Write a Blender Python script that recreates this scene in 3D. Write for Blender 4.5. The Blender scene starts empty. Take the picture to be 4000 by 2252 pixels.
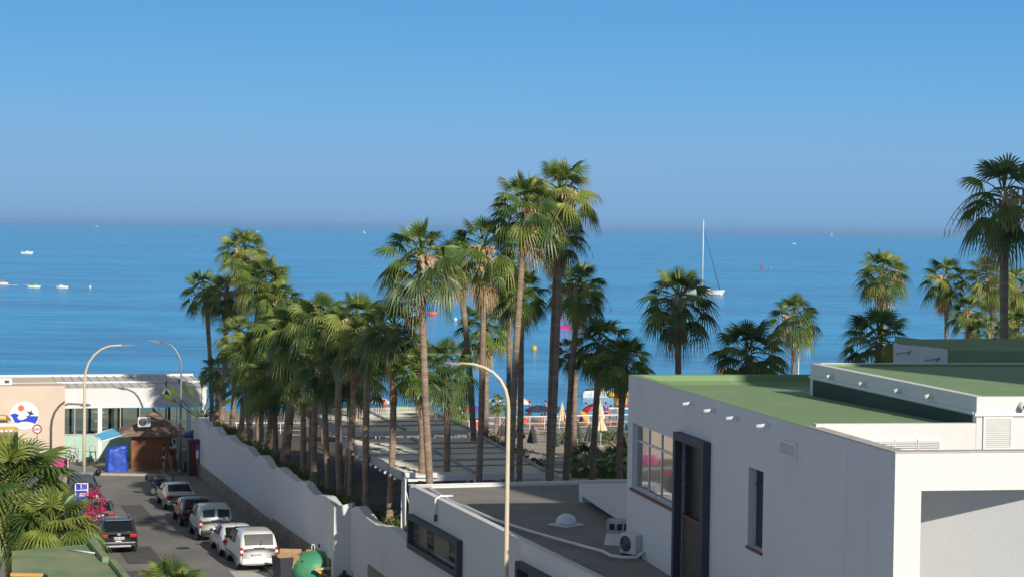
import bpy, bmesh, math, random
from mathutils import Vector, Matrix
R_ = math.radians
scene = bpy.context.scene
COL = scene.collection
# ------------------------------------------------------------------ camera
CAM_H = 16.0
PITCH, ROLL = R_(1.66), R_(0.80)
cam_d = bpy.data.cameras.new("camera"); cam_d.lens = 72.0; cam_d.sensor_width = 36.0
cam_d.clip_start = 0.5; cam_d.clip_end = 200000
cam = bpy.data.objects.new("camera", cam_d); COL.objects.link(cam)
CR = Matrix.Rotation(R_(90) - PITCH, 3, 'X') @ Matrix.Rotation(ROLL, 3, 'Z')
cam.matrix_world = Matrix.Translation((0, 0, CAM_H)) @ CR.to_4x4()
scene.camera = cam
# ------------------------------------------------------------------ sky, sun, exposure
SUN = Vector((0.423, -0.793, 0.44)).normalized()          # towards the sun (behind the camera, right)
SUN_EL = math.asin(SUN.z); SUN_AZ = math.atan2(SUN.x, SUN.y)
world = bpy.data.worlds.new("World"); scene.world = world; world.use_nodes = True
wt = world.node_tree; wn = wt.nodes; wl = wt.links
bg = wn["Background"]; bg.inputs[1].default_value = 0.1
sky = wn.new("ShaderNodeTexSky"); sky.sky_type = 'NISHITA'; sky.sun_disc = False
sky.sun_elevation = SUN_EL; sky.sun_rotation = SUN_AZ
sky.air_density = 1.0; sky.dust_density = 0.4; sky.ozone_density = 3.0
tc = wn.new("ShaderNodeTexCoord"); sx = wn.new("ShaderNodeSeparateXYZ"); wl.new(tc.outputs["Generated"], sx.inputs[0])
rp = wn.new("ShaderNodeValToRGB"); rp.color_ramp.interpolation = 'B_SPLINE'
el = rp.color_ramp.elements
stops = [(0.0, (.185, .385, .69)), (0.03, (.215, .425, .73)), (0.0615, (.152, .435, .765)), (0.111, (.074, .340, .745)), (0.3, (.14, .30, .54)), (0.5, (.36, .37, .41)), (0.75, (.14, .145, .16)), (1.0, (.08, .085, .095))]
el[0].position = stops[0][0]; el[0].color = (*stops[0][1], 1)
el[1].position = stops[-1][0]; el[1].color = (*stops[-1][1], 1)
for p, c in stops[1:-1]:
    e = el.new(p); e.color = (*c, 1)
wl.new(sx.outputs["Z"], rp.inputs[0])
sc = wn.new("ShaderNodeVectorMath"); sc.operation = 'SCALE'; sc.inputs[3].default_value = 10.0
wl.new(rp.outputs[0], sc.inputs[0])
mx = wn.new("ShaderNodeMix"); mx.data_type = 'RGBA'; mx.inputs[0].default_value = 0.93
wl.new(sky.outputs[0], mx.inputs[6]); wl.new(sc.outputs[0], mx.inputs[7]); wl.new(mx.outputs[2], bg.inputs[0])
sun_d = bpy.data.lights.new("sun", 'SUN'); sun_d.energy = 4.7; sun_d.angle = R_(0.55); sun_d.color = (1.0, .93, .82)
sun_o = bpy.data.objects.new("sun", sun_d); COL.objects.link(sun_o)
sun_o.rotation_euler = SUN.to_track_quat('Z', 'Y').to_euler(); sun_o.location = (40, -60, 80)
scene.view_settings.view_transform = 'Standard'; scene.view_settings.look = 'None'
scene.view_settings.exposure = 0.0; scene.view_settings.gamma = 1.0
scene.cycles.max_bounces = 6; scene.cycles.transparent_max_bounces = 12
scene.cycles.diffuse_bounces = 3; scene.cycles.glossy_bounces = 3; scene.cycles.use_denoising = True; scene.cycles.denoiser = 'OPENIMAGEDENOISE'; scene.cycles.denoising_input_passes = 'RGB_ALBEDO_NORMAL'; scene.cycles.denoising_prefilter = 'ACCURATE'

# ------------------------------------------------------------------ helpers
random.seed(7)
C0 = Vector((0, 0, CAM_H))
def ray(U, V):
    d = CR @ Vector(((U - 2000) / 8000, (1126 - V) / 8000, -1)); return d / d.y
def P(U, V, Y): return C0 + ray(U, V) * Y
def G(U, V, z=0.0):
    d = ray(U, V); return C0 + d * ((z - CAM_H) / d.z)
UP = Vector((0, 0, 1))
SD = Vector((-.294, .956, 0)).normalized()       # along the street, away from the camera
SR = Vector((.956, .294, 0)).normalized()        # across it, to the right
SROT = math.atan2(SR.y, SR.x)
def V3(*a): return Vector(a)
class MB:
    def __init__(s): s.v = []; s.f = []; s.m = []; s.sm = []
    def add(s, vs, fs, mi=0, smooth=False):
        o = len(s.v); s.v += [tuple(p) for p in vs]
        for f in fs: s.f.append([i + o for i in f]); s.m.append(mi); s.sm.append(smooth)
        return s
    def box(s, c, d, mi=0, rz=0, M=None):
        x, y, z = d[0] / 2, d[1] / 2, d[2] / 2
        vs = [V3(a * x, b * y, e * z) for e in (-1, 1) for a, b in ((-1, -1), (1, -1), (1, 1), (-1, 1))]
        if M: vs = [M @ p for p in vs]
        elif rz:
            q = Matrix.Rotation(rz, 3, 'Z'); vs = [q @ p for p in vs]
        c = Vector(c)
        return s.add([p + c for p in vs], [(0, 3, 2, 1), (4, 5, 6, 7), (0, 1, 5, 4), (1, 2, 6, 5), (2, 3, 7, 6), (3, 0, 4, 7)], mi)
    def bb(s, x0, x1, y0, y1, z0, z1, mi=0): return s.box(((x0 + x1) / 2, (y0 + y1) / 2, (z0 + z1) / 2), (x1 - x0, y1 - y0, z1 - z0), mi)
    def quad(s, a, b, c, d, mi=0): return s.add([a, b, c, d], [(0, 1, 2, 3)], mi)
    def tube(s, pts, rad, n=6, mi=0, cap=True, smooth=True):
        pts = [Vector(p) for p in pts]
        if not hasattr(rad, '__len__'): rad = [rad] * len(pts)
        vs = []; fs = []; prev = None
        for i, p in enumerate(pts):
            t = (pts[min(i + 1, len(pts) - 1)] - pts[max(i - 1, 0)])
            t = t.normalized() if t.length > 1e-9 else UP.copy()
            if prev is None:
                r = t.cross(UP) if abs(t.z) < .95 else t.cross(V3(1, 0, 0))
            else: r = prev - t * prev.dot(t)
            r.normalize(); prev = r; u = t.cross(r)
            for k in range(n):
                a = 2 * math.pi * k / n
                vs.append(p + (r * math.cos(a) + u * math.sin(a)) * rad[i])
        for i in range(len(pts) - 1):
            for k in range(n):
                k2 = (k + 1) % n; fs.append((i * n + k, i * n + k2, (i + 1) * n + k2, (i + 1) * n + k))
        s.add(vs, fs, mi, smooth)
        if cap:
            o = len(s.v) - len(vs)
            s.f.append([o + k for k in range(n)][::-1]); s.m.append(mi); s.sm.append(False)
            s.f.append([o + (len(pts) - 1) * n + k for k in range(n)]); s.m.append(mi); s.sm.append(False)
        return s
    def lathe(s, prof, c=(0, 0, 0), n=16, mi=0, sx=1, sy=1, smooth=True):
        c = Vector(c); vs = []; fs = []
        for r, z in prof:
            for k in range(n):
                a = 2 * math.pi * k / n; vs.append(c + V3(r * math.cos(a) * sx, r * math.sin(a) * sy, z))
        for i in range(len(prof) - 1):
            for k in range(n):
                k2 = (k + 1) % n; fs.append((i * n + k, i * n + k2, (i + 1) * n + k2, (i + 1) * n + k))
        fs.append(tuple(range(n))[::-1]); fs.append(tuple((len(prof) - 1) * n + k for k in range(n)))
        return s.add(vs, fs, mi, smooth)
    def prism(s, poly, h, M=None, mi=0):
        """poly: 2-D outline in the XZ plane, thickness h along Y (centred), placed by matrix M"""
        n = len(poly); vs = [V3(x, -h / 2, z) for x, z in poly] + [V3(x, h / 2, z) for x, z in poly]
        if M: vs = [M @ p for p in vs]
        fs = [tuple(range(n)), tuple(range(n, 2 * n))[::-1]] + [(i + n, (i + 1) % n + n, (i + 1) % n, i) for i in range(n)]
        return s.add(vs, fs, mi)
    def build(s, name, mats, parent=None, bevel=0, sub=0):
        me = bpy.data.meshes.new(name); me.from_pydata(s.v, [], s.f)
        if not isinstance(mats, (list, tuple)): mats = [mats]
        for m in mats: me.materials.append(m)
        me.polygons.foreach_set("material_index", s.m); me.polygons.foreach_set("use_smooth", s.sm); me.update()
        o = bpy.data.objects.new(name, me); COL.objects.link(o)
        if parent: o.parent = parent
        if bevel:
            b = o.modifiers.new("bevel", 'BEVEL'); b.width = bevel; b.segments = 2; b.limit_method = 'ANGLE'
        if sub:
            b = o.modifiers.new("sub", 'SUBSURF'); b.levels = b.render_levels = sub
        return o
def tag(o, label=None, cat=None, group=None, kind=None):
    if label: o["label"] = label
    if cat: o["category"] = cat
    if group: o["group"] = group
    if kind: o["kind"] = kind
    return o
def thing(name, label, cat, loc=(0, 0, 0), rz=0, group=None):
    o = bpy.data.objects.new(name, None); COL.objects.link(o); o.empty_display_size = .2
    o.location = loc; o.rotation_euler = (0, 0, rz); return tag(o, label, cat, group)
def copy_tree(o, parent=None):
    c = o.copy(); COL.objects.link(c); c.parent = parent
    for ch in list(o.children): copy_tree(ch, c)
    return c
# ------------------------------------------------------------------ materials
def mat(name, col, rough=.6, var=0.0, scale=3.0, bump=0.0, metal=0.0, spec=.5, col2=None, detail=4, stretch=None, bscale=None, transl=0, coat=0):
    m = bpy.data.materials.new(name); m.use_nodes = True; nt = m.node_tree; n = nt.nodes; b = n["Principled BSDF"]
    b.inputs["Base Color"].default_value = (*col, 1); b.inputs["Roughness"].default_value = rough
    b.inputs["Metallic"].default_value = metal; b.inputs["Specular IOR Level"].default_value = spec
    if coat: b.inputs["Coat Weight"].default_value = coat; b.inputs["Coat Roughness"].default_value = .06
    if var or bump or col2:
        t = n.new("ShaderNodeTexCoord"); mp = n.new("ShaderNodeMapping"); nt.links.new(t.outputs["Object"], mp.inputs[0])
        if stretch: mp.inputs["Scale"].default_value = stretch
        nz = n.new("ShaderNodeTexNoise"); nz.inputs["Scale"].default_value = scale; nz.inputs["Detail"].default_value = detail
        nt.links.new(mp.outputs[0], nz.inputs["Vector"])
        if var or col2:
            r = n.new("ShaderNodeValToRGB"); r.color_ramp.elements[0].position = .3; r.color_ramp.elements[1].position = .7
            c2 = col2 or tuple(min(1, c * (1 + var)) for c in col); c1 = col if col2 else tuple(c * (1 - var) for c in col)
            r.color_ramp.elements[0].color = (*c1, 1); r.color_ramp.elements[1].color = (*c2, 1)
            nt.links.new(nz.outputs["Fac"], r.inputs[0]); nt.links.new(r.outputs[0], b.inputs["Base Color"])
        if bump:
            nb = n.new("ShaderNodeTexNoise"); nb.inputs["Scale"].default_value = bscale or scale * 4; nb.inputs["Detail"].default_value = 5
            nt.links.new(mp.outputs[0], nb.inputs["Vector"])
            bp = n.new("ShaderNodeBump"); bp.inputs["Strength"].default_value = bump; bp.inputs["Distance"].default_value = .05
            nt.links.new(nb.outputs["Fac"], bp.inputs["Height"]); nt.links.new(bp.outputs[0], b.inputs["Normal"])
    if transl:
        tr = n.new("ShaderNodeBsdfTranslucent"); ms = n.new("ShaderNodeMixShader"); ms.inputs[0].default_value = transl
        tr.inputs[0].default_value = (*[min(1, c * 1.5) for c in col], 1)
        nt.links.new(b.outputs[0], ms.inputs[1]); nt.links.new(tr.outputs[0], ms.inputs[2]); nt.links.new(ms.outputs[0], n["Material Output"].inputs[0])
    return m
def glass(name, tint, rough=.03, alpha=None):
    m = mat(name, tint, rough, spec=.35); return m
def clear_glass(name, tint, mixf=.8):
    m = bpy.data.materials.new(name); m.use_nodes = True; n = m.node_tree.nodes; L = m.node_tree.links
    n.remove(n["Principled BSDF"]); t = n.new("ShaderNodeBsdfTransparent"); t.inputs[0].default_value = (*tint, 1)
    g = n.new("ShaderNodeBsdfGlossy"); g.inputs[1].default_value = .03; fr = n.new("ShaderNodeFresnel"); fr.inputs[0].default_value = 1.6
    x = n.new("ShaderNodeMixShader"); L.new(fr.outputs[0], x.inputs[0]); L.new(t.outputs[0], x.inputs[1]); L.new(g.outputs[0], x.inputs[2])
    L.new(x.outputs[0], n["Material Output"].inputs[0]); return m
def weathered(name, c, dirt, amt, streak=(1, 1, .07)):
    """painted render with rain streaks, blotches and patched areas"""
    m = bpy.data.materials.new(name); m.use_nodes = True; nt = m.node_tree; n = nt.nodes; L = nt.links; b = n["Principled BSDF"]; b.inputs["Roughness"].default_value = .88
    t = n.new("ShaderNodeTexCoord")
    def nz(scale, st, det, lo, hi):
        mp = n.new("ShaderNodeMapping"); mp.inputs["Scale"].default_value = st; L.new(t.outputs["Object"], mp.inputs[0]); z = n.new("ShaderNodeTexNoise"); z.inputs["Scale"].default_value = scale; z.inputs["Detail"].default_value = det; L.new(mp.outputs[0], z.inputs["Vector"])
        r = n.new("ShaderNodeMapRange"); r.inputs[1].default_value = lo; r.inputs[2].default_value = hi; L.new(z.outputs["Fac"], r.inputs[0]); return r.outputs[0], z
    st, _ = nz(2.2, streak, 5, .56, .74); bl, _ = nz(.55, (1, 1, 1), 6, .52, .70); sp_, z3 = nz(16, (1, 1, 1), 6, .3, .7)
    def mth(op, x, y):
        q = n.new("ShaderNodeMath"); q.operation = op
        for i, s in enumerate((x, y)):
            if hasattr(s, 'is_linked'): L.new(s, q.inputs[i])
            else: q.inputs[i].default_value = s
        return q.outputs[0]
    f = mth('ADD', mth('MULTIPLY', st, amt), mth('MULTIPLY', bl, amt * .8)); f = mth('ADD', f, mth('MULTIPLY', sp_, .05))
    x = n.new("ShaderNodeMix"); x.data_type = 'RGBA'; L.new(f, x.inputs[0]); x.inputs[6].default_value = (*c, 1); x.inputs[7].default_value = (*dirt, 1); L.new(x.outputs[2], b.inputs["Base Color"])
    bp = n.new("ShaderNodeBump"); bp.inputs["Strength"].default_value = .25; bp.inputs["Distance"].default_value = .04; L.new(z3.outputs["Fac"], bp.inputs["Height"]); L.new(bp.outputs[0], b.inputs["Normal"])
    return m
M = {}
M['white'] = weathered("white_render", (.71, .70, .68), (.60, .575, .54), .30)
M['whitepaint'] = mat("white_paint", (.75, .75, .74), .5, .03, 1.5)
M['wall'] = weathered("garden_wall_paint", (.70, .69, .69), (.52, .50, .48), .22)
M['stone'] = mat("stone_plinth", (.20, .165, .13), .9, col2=(.36, .31, .26), scale=2.2, bump=.8, bscale=5)
M['beige'] = mat("beige_render", (.63, .52, .41), .85, .05, .6, .15, bscale=14)
M['asphalt'] = mat("asphalt", (.165, .156, .145), .9, col2=(.25, .236, .215), scale=.30, bump=.3, bscale=30, detail=8)
M['pave'] = mat("pavement", (.22, .20, .18), .9, .15, .6, .2, bscale=12)
M['kerb'] = mat("kerb_stone", (.42, .37, .30), .85, .12, 2, .2)
M['sand'] = mat("sand", (.34, .28, .21), .95, .15, .25, .4, bscale=3)
M['soil'] = mat("garden_soil", (.10, .075, .05), .95, .3, .5, .4)
M['grass'] = mat("grass", (.06, .10, .025), .9, .35, 1.5, .5)
M['greenroof'] = weathered("green_roof_coating", (.20, .31, .14), (.30, .355, .225), .5, (.9, .35, 1))
M['greenseam'] = mat("green_roof_seam", (.14, .25, .09), .85, .1, 2)
M['greenroof2'] = mat("faded_green_roof", (.15, .25, .12), .8, col2=(.30, .32, .17), scale=.8, bump=.1)
M['greyroof'] = mat("grey_gravel_roof", (.255, .24, .215), .95, .12, .7, .5, bscale=40)
M['darkgrey'] = mat("dark_grey_paint", (.05, .052, .062), .6, .08, 2)
M['redtile'] = mat("red_tile", (.20, .065, .05), .7, .15, 4)
M['alu'] = mat("aluminium", (.62, .62, .62), .35, .04, 3, metal=.6)
M['pvc'] = mat("white_pvc", (.75, .74, .72), .4, .04, 4)
M['metalgrey'] = mat("grey_metal", (.28, .29, .30), .45, .05, 3, metal=.5)
M['cream'] = mat("cream_paint", (.66, .55, .40), .5, .05, 2)
M['black'] = mat("black_plastic", (.015, .015, .017), .5)
M['blackmetal'] = mat("black_metal", (.02, .02, .022), .35, metal=.3)
M['tyre'] = mat("tyre", (.018, .018, .018), .85)
M['rim'] = mat("rim", (.35, .35, .36), .35, metal=.7)
M['glassdark'] = glass("dark_glass", (.012, .016, .02), .05)
M['glassblue'] = glass("blue_glass", (.02, .05, .08), .05)
M['mirror'] = mat("reflecting_glass", (.30, .31, .32), .04, metal=.75)
M['clear'] = clear_glass("clear_glass", (.80, .92, .88))
M['red_lens'] = mat("red_lens", (.45, .01, .012), .2)
M['amber_lens'] = mat("amber_lens", (.7, .25, .03), .25)
M['clear_lens'] = mat("clear_lens", (.75, .75, .75), .15)
M['plate'] = mat("plate", (.72, .72, .72), .5)
M['platetext'] = mat("plate_text", (.08, .08, .10), .6)
M['wood'] = mat("varnished_wood", (.20, .070, .022), .55, col2=(.34, .13, .045), scale=1.2, stretch=(9, 9, .4), bump=.15)
M['rooftile'] = mat("brown_roof_tiles", (.13, .085, .065), .85, col2=(.28, .19, .14), scale=3, bump=.6, bscale=9)
M['card'] = mat("cardboard", (.42, .25, .13), .9, .12, 3)
M['hut_brown'] = mat("thatch_brown", (.22, .17, .13), .95, .2, 1.5, .5)
M['trunk'] = mat("palm_trunk", (.21, .15, .105), .95, col2=(.37, .27, .19), scale=1.6, bump=1.0, bscale=4, stretch=(1, 1, 3.2))
def rings(m):
    nt = m.node_tree; n = nt.nodes; L = nt.links; b = n["Principled BSDF"]; src = b.inputs["Base Color"].links[0].from_socket; t = n.new("ShaderNodeTexCoord"); w = n.new("ShaderNodeTexWave"); w.bands_direction = 'Z'; w.inputs["Scale"].default_value = 3.1; w.inputs["Distortion"].default_value = 7.0; w.inputs["Detail"].default_value = 3
    L.new(t.outputs["Object"], w.inputs[0]); r = n.new("ShaderNodeMapRange"); r.inputs[3].default_value = .80; r.inputs[4].default_value = 1.08; L.new(w.outputs["Fac"], r.inputs[0]); x = n.new("ShaderNodeVectorMath"); x.operation = 'SCALE'; L.new(src, x.inputs[0]); L.new(r.outputs[0], x.inputs[3]); L.new(x.outputs[0], b.inputs["Base Color"])
rings(M['trunk'])
M['trunkred'] = mat("palm_trunk_red", (.22, .095, .05), .9, col2=(.36, .19, .11), scale=2.5, bump=.8, bscale=6, stretch=(1, 1, 1.5))
M['leaf1'] = mat("palm_leaf_green", (.125, .190, .038), .42, .25, .9, transl=.28)
M['leaf2'] = mat("palm_leaf_dark", (.065, .118, .030), .42, .25, .9, transl=.22)
M['leaf3'] = mat("palm_leaf_yellow", (.26, .305, .065), .5, .2, .9, transl=.28)
M['leafdry'] = mat("palm_leaf_dry", (.52, .38, .21), .8, .25, 1.2, transl=.15)
M['leafgrey'] = mat("palm_leaf_bluish", (.125, .185, .075), .42, .2, .9, transl=.22)
M['hedge1'] = mat("hedge_leaf", (.085, .125, .028), .6, .3, 2, transl=.15)
M['hedge2'] = mat("hedge_leaf_yellow", (.17, .16, .03), .6, .3, 2, transl=.15)
M['olive'] = mat("dry_shrub_leaf", (.13, .115, .055), .7, .3, 2, transl=.12)
M['pink'] = mat("bougainvillea_bract", (.62, .02, .16), .6, .25, 2, transl=.25)
M['skin'] = mat("skin", (.48, .27, .19), .6)
M['hair'] = mat("dark_hair", (.02, .014, .01), .7)
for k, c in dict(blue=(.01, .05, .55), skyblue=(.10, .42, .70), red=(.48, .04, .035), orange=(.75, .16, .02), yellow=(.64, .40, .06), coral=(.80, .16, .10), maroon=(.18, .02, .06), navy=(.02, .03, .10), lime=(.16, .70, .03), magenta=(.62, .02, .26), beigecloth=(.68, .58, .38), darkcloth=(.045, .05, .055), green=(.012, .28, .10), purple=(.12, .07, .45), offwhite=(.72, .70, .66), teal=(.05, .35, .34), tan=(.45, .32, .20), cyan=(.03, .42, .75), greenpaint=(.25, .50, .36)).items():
    M[k] = mat(k, c, .65, .06, 2)
# ================================================================== SETTING
def sheet(name, pts, m, kind='structure', label=None):
    b = MB(); b.add(pts, [tuple(range(len(pts)))]); o = b.build(name, m); return tag(o, label, None, None, kind)
# --- sea
SEA_Z = -2.5
def sea_material():
    m = bpy.data.materials.new("sea_water"); m.use_nodes = True; nt = m.node_tree; n = nt.nodes; L = nt.links; b = n["Principled BSDF"]
    b.inputs["Roughness"].default_value = .16; b.inputs["IOR"].default_value = 1.333
    t = n.new("ShaderNodeTexCoord")
    def noise(scale, st, det=3, rot=0):
        mp = n.new("ShaderNodeMapping"); mp.inputs["Scale"].default_value = st; mp.inputs["Rotation"].default_value = (0, 0, rot); L.new(t.outputs["Object"], mp.inputs[0])
        z = n.new("ShaderNodeTexNoise"); z.inputs["Scale"].default_value = scale; z.inputs["Detail"].default_value = det; z.inputs["Roughness"].default_value = .6
        L.new(mp.outputs[0], z.inputs["Vector"]); return z.outputs["Fac"]
    a = noise(.55, (.45, 1, 1), 4, .1); c = noise(.09, (.35, 1, 1), 3, -.08); d = noise(.0045, (.22, 1, 1), 3, .03); e = noise(2.2, (.6, 1, 1), 3, .2)
    def mth(op, x, y):
        q = n.new("ShaderNodeMath"); q.operation = op
        for i, s in enumerate((x, y)):
            if hasattr(s, 'is_linked'): L.new(s, q.inputs[i])
            else: q.inputs[i].default_value = s
        return q.outputs[0]
    h = mth('ADD', mth('MULTIPLY', a, 1.0), mth('MULTIPLY', c, 4.0)); h = mth('ADD', h, mth('MULTIPLY', e, .22))
    mr = n.new("ShaderNodeMapRange"); mr.inputs[1].default_value = .38; mr.inputs[2].default_value = .62; mr.inputs[3].default_value = .10; mr.inputs[4].default_value = 1.25
    L.new(d, mr.inputs[0])
    bp = n.new("ShaderNodeBump"); bp.inputs["Distance"].default_value = .9; L.new(h, bp.inputs["Height"]); L.new(mr.outputs[0], bp.inputs["Strength"]); L.new(bp.outputs[0], b.inputs["Normal"])
    r = n.new("ShaderNodeValToRGB"); r.color_ramp.elements[0].color = (.004, .140, .33, 1); r.color_ramp.elements[1].color = (.040, .375, .70, 1)
    r.color_ramp.elements[0].position = .40; r.color_ramp.elements[1].position = .56; w2 = noise(.22, (.28, 1, 1), 4, .05); g2 = noise(.018, (.12, 1, 1), 3, -.03); f2 = mth('ADD', mth('ADD', mth('MULTIPLY', c, .24), mth('MULTIPLY', w2, .26)), mth('ADD', mth('MULTIPLY', d, .25), mth('MULTIPLY', g2, .25))); L.new(f2, r.inputs[0]); L.new(r.outputs[0], b.inputs["Base Color"])
    return m
M['sea'] = sea_material()
sheet("sea", [(-30000, 165, SEA_Z), (30000, 165, SEA_Z), (30000, 60000, SEA_Z), (-30000, 60000, SEA_Z)], M['sea'])
# --- land: one ground sheet, beach slope, street, pavements
sheet("ground", [(-300, -60, -.03), (300, -60, -.03), (300, 168, -.03), (-300, 168, -.03)], M['pave'])
b = MB(); rows = [(160, -.02), (172, -.35), (188, -1.5), (206, -2.75), (230, -4.2)]
nx = 40; xs = [-160 + 320 * i / nx for i in range(nx + 1)]
for y, z in rows:
    for i, x in enumerate(xs): b.v.append((x, y + (1.5 * math.sin(i * .9) if y > 180 else 0) - .04 * x, z))
for r in range(len(rows) - 1):
    for i in range(nx): b.f.append([r * (nx + 1) + i, r * (nx + 1) + i + 1, (r + 1) * (nx + 1) + i + 1, (r + 1) * (nx + 1) + i]); b.m.append(0); b.sm.append(True)
tag(b.build("beach", M['sand']), kind='structure')
WX = lambda y: 20.08 - .307 * y                  # street face of the garden wall
def sp(y, off, z=0):                              # point at 'off' metres right of the wall line
    return (WX(y) + off, y, z)
sheet("street", [sp(20, -12.2), sp(20, -2.2), sp(131, -2.2), sp(131, -12.2)], M['asphalt'])
b = MB(); 
def strip(b, y0, y1, o0, o1, z0, z1, mi=0):
    p = [sp(y0, o0), sp(y0, o1), sp(y1, o1), sp(y1, o0)]
    b.add([(x, y, z0) for x, y, _ in p] + [(x, y, z1) for x, y, _ in p], [(4, 5, 6, 7), (0, 1, 5, 4), (1, 2, 6, 5), (2, 3, 7, 6), (3, 0, 4, 7)], mi)
strip(b, 20, 133, -2.0, .9, -.02, .13); tag(b.build("pavement", M['pave']), kind='structure')
b = MB(); strip(b, 20, 133, -2.2, -2.0, -.02, .14); strip(b, 20, 129.5, -12.4, -12.2, -.02, .14); tag(b.build("kerb", M['kerb']), kind='structure')
b = MB(); strip(b, 20, 129.5, -18, -12.4, -.02, .13); tag(b.build("pavement", M['pave']), kind='structure')
# end of the street: raised promenade with a kerb across
p0, p1 = G(190, 1862), G(720, 1862)
b = MB()
def slab(b, pts, z0, z1, mi=0):
    n = len(pts); b.add([(p[0], p[1], z0) for p in pts] + [(p[0], p[1], z1) for p in pts], [tuple(range(n, 2 * n))] + [(i, (i + 1) % n, (i + 1) % n + n, i + n) for i in range(n)], mi)
slab(b, [(-60, 130.2), (-19.9, 130.2), (-21, 150), (-60, 150)], -.02, .12); tag(b.build("promenade", M['pave']), kind='structure')
b = MB(); slab(b, [(-60, 129.9), (-20.6, 129.9), (-20.6, 130.2), (-60, 130.2)], -.02, .13); tag(b.build("kerb", M['kerb']), kind='structure')
# parking bay line painted on the asphalt
b = MB(); strip(b, 89, 94.5, -4.0, -2.25, .0, .004); tag(b.build("bay_marking", mat("worn_white_marking", (.5, .48, .44), .9, .1, 2)), kind='structure')
# --- garden terrain behind the wall
def gz(x, y):
    t = min(1, max(0, (y - 106) / 26)); t = t * t * (3 - 2 * t)
    d = x - WX(y); k = min(1, max(0, (d - 5) / 8))
    t2 = min(1, max(0, (y - 134) / 8))
    return (2.75 * (1 - t2)) * (1 - k) + (2.75 * (1 - t) + .15 * t) * k
b = MB(); ny = 34; nxg = 40
for j in range(ny + 1):
    y = 74 + j * (162 - 74) / ny
    for i in range(nxg + 1):
        x = WX(y) + .95 + i * 46 / nxg if y < 134 else WX(134) + .95 + (-.04 * (y - 134)) + i * 46 / nxg
        b.v.append((x, y, gz(x, y)))
for j in range(ny):
    for i in range(nxg): b.f.append([j * (nxg + 1) + i, j * (nxg + 1) + i + 1, (j + 1) * (nxg + 1) + i + 1, (j + 1) * (nxg + 1) + i]); b.m.append(0 if i > 9 else 1); b.sm.append(True)
tag(b.build("garden_ground", [mat("terrace_paving", (.36, .30, .24), .9, .15, .5, .2), M['soil']]), kind='structure')
# --- the garden wall with its scalloped top
def wall_run(y0, y1, off0, seed, zbase=3.62, step=.2, scallop=5.2):
    """white face, coping wave and thickness .35; returns builder lists"""
    b = MB(); n = int(abs(y1 - y0) / step); prev = None
    for i in range(n + 1):
        y = y0 + (y1 - y0) * i / n
        ph = ((y + seed) / scallop) % 1.0
        z = zbase + .02 - .17 * (1 - math.cos(2 * math.pi * (ph + .05 * math.sin(y * .9)))) * (.75 + .25 * math.sin(y * .37)) + .16 + .035 * math.sin(y * 1.7) + .015 * math.sin(y * 4.3)
        x = WX(y) + off0
        cur = [V3(x, y, 0.0), V3(x, y, z), V3(x + .40, y + .12, z + .01), V3(x + .40, y + .12, 0)]
        if prev:
            b.add(prev + cur, [(0, 4, 5, 1), (1, 5, 6, 2), (2, 6, 7, 3)], 0)
        else: b.add(cur, [(3, 2, 1, 0)], 0)
        prev = cur
    b.add(prev, [(0, 1, 2, 3)], 0)
    return b
JOG = 90.7
wall = thing("garden_wall", "long white garden wall with scalloped top and stone plinth beside the parked cars", "wall")
wall_run(132, JOG, 0, 1.2).build("wall", M['wall'], wall)
wall_run(JOG + .3, 79.6, .75, 4.6, 3.55).build("wall", M['wall'], wall)
# flowing pier where the wall steps back
b = MB(); x0 = WX(JOG); prof = []
b.add([(x0, JOG - .02, 0), (x0 + .8, JOG + .02, 0), (x0 + .8, JOG + .02, 3.75), (x0, JOG - .02, 3.55), (x0 + .1, JOG + .35, 0), (x0 + .9, JOG + .35, 0), (x0 + .9, JOG + .35, 3.75), (x0 + .1, JOG + .35, 3.55)],
      [(0, 1, 2, 3), (1, 5, 6, 2), (5, 4, 7, 6), (4, 0, 3, 7), (3, 2, 6, 7)], 0); b.build("pier", M['white'], wall)
b = MB()
for (ya, yb, h0, h1) in ((132, 104.8, .92, .82), (104.8, 91.2, 1.0, 1.15)):
    n = 20
    for i in range(n):
        a = ya + (yb - ya) * i / n; c = ya + (yb - ya) * (i + 1) / n; ha = h0 + (h1 - h0) * i / n; hc = h0 + (h1 - h0) * (i + 1) / n
        q = [V3(WX(a) - .07, a, .1), V3(WX(c) - .07, c, .1), V3(WX(c) - .07, c, hc), V3(WX(a) - .07, a, ha), V3(WX(a) + .02, a, ha), V3(WX(c) + .02, c, hc)]
        b.add(q, [(0, 1, 2, 3), (3, 2, 5, 4)])
b.build("stone_plinth", M['stone'], wall)
b = MB(); ya, yb = 87.2, 79.7; fx = lambda y: WX(y) + .75
b.add([V3(fx(ya) - .07, ya, .1), V3(fx(yb) - .07, yb, .1), V3(fx(yb) - .07, yb, 1.5), V3(fx(ya) - .07, ya, 1.6), V3(fx(ya) + .02, ya, 1.6), V3(fx(yb) + .02, yb, 1.5), V3(fx(ya) + .02, ya, .1)], [(0, 1, 2, 3), (3, 2, 5, 4), (0, 3, 4, 6)]); b.build("stone_plinth", M['stone'], wall)

# manholes and repair patches in the street
def rect_on_street(y, off, w, l): return [V3(WX(y) + off, y, 0), V3(WX(y) + off + w, y + w * .307, 0), V3(WX(y + l) + off + w, y + l + w * .307, 0), V3(WX(y + l) + off, y + l, 0)]
b = MB()
for (y, off, w, l) in ((96, -8.5, 1.6, 5), (108, -6.6, 1.2, 8), (118, -9.5, 2.2, 3), (88, -9.0, 1.0, 6)): b.add([p + V3(0, 0, .004) for p in rect_on_street(y, off, w, l)], [(0, 1, 2, 3)])
tag(b.build("street_patch", mat("asphalt_patch", (.095, .092, .09), .92, .2, 1.5, .3)), kind='structure')

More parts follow.
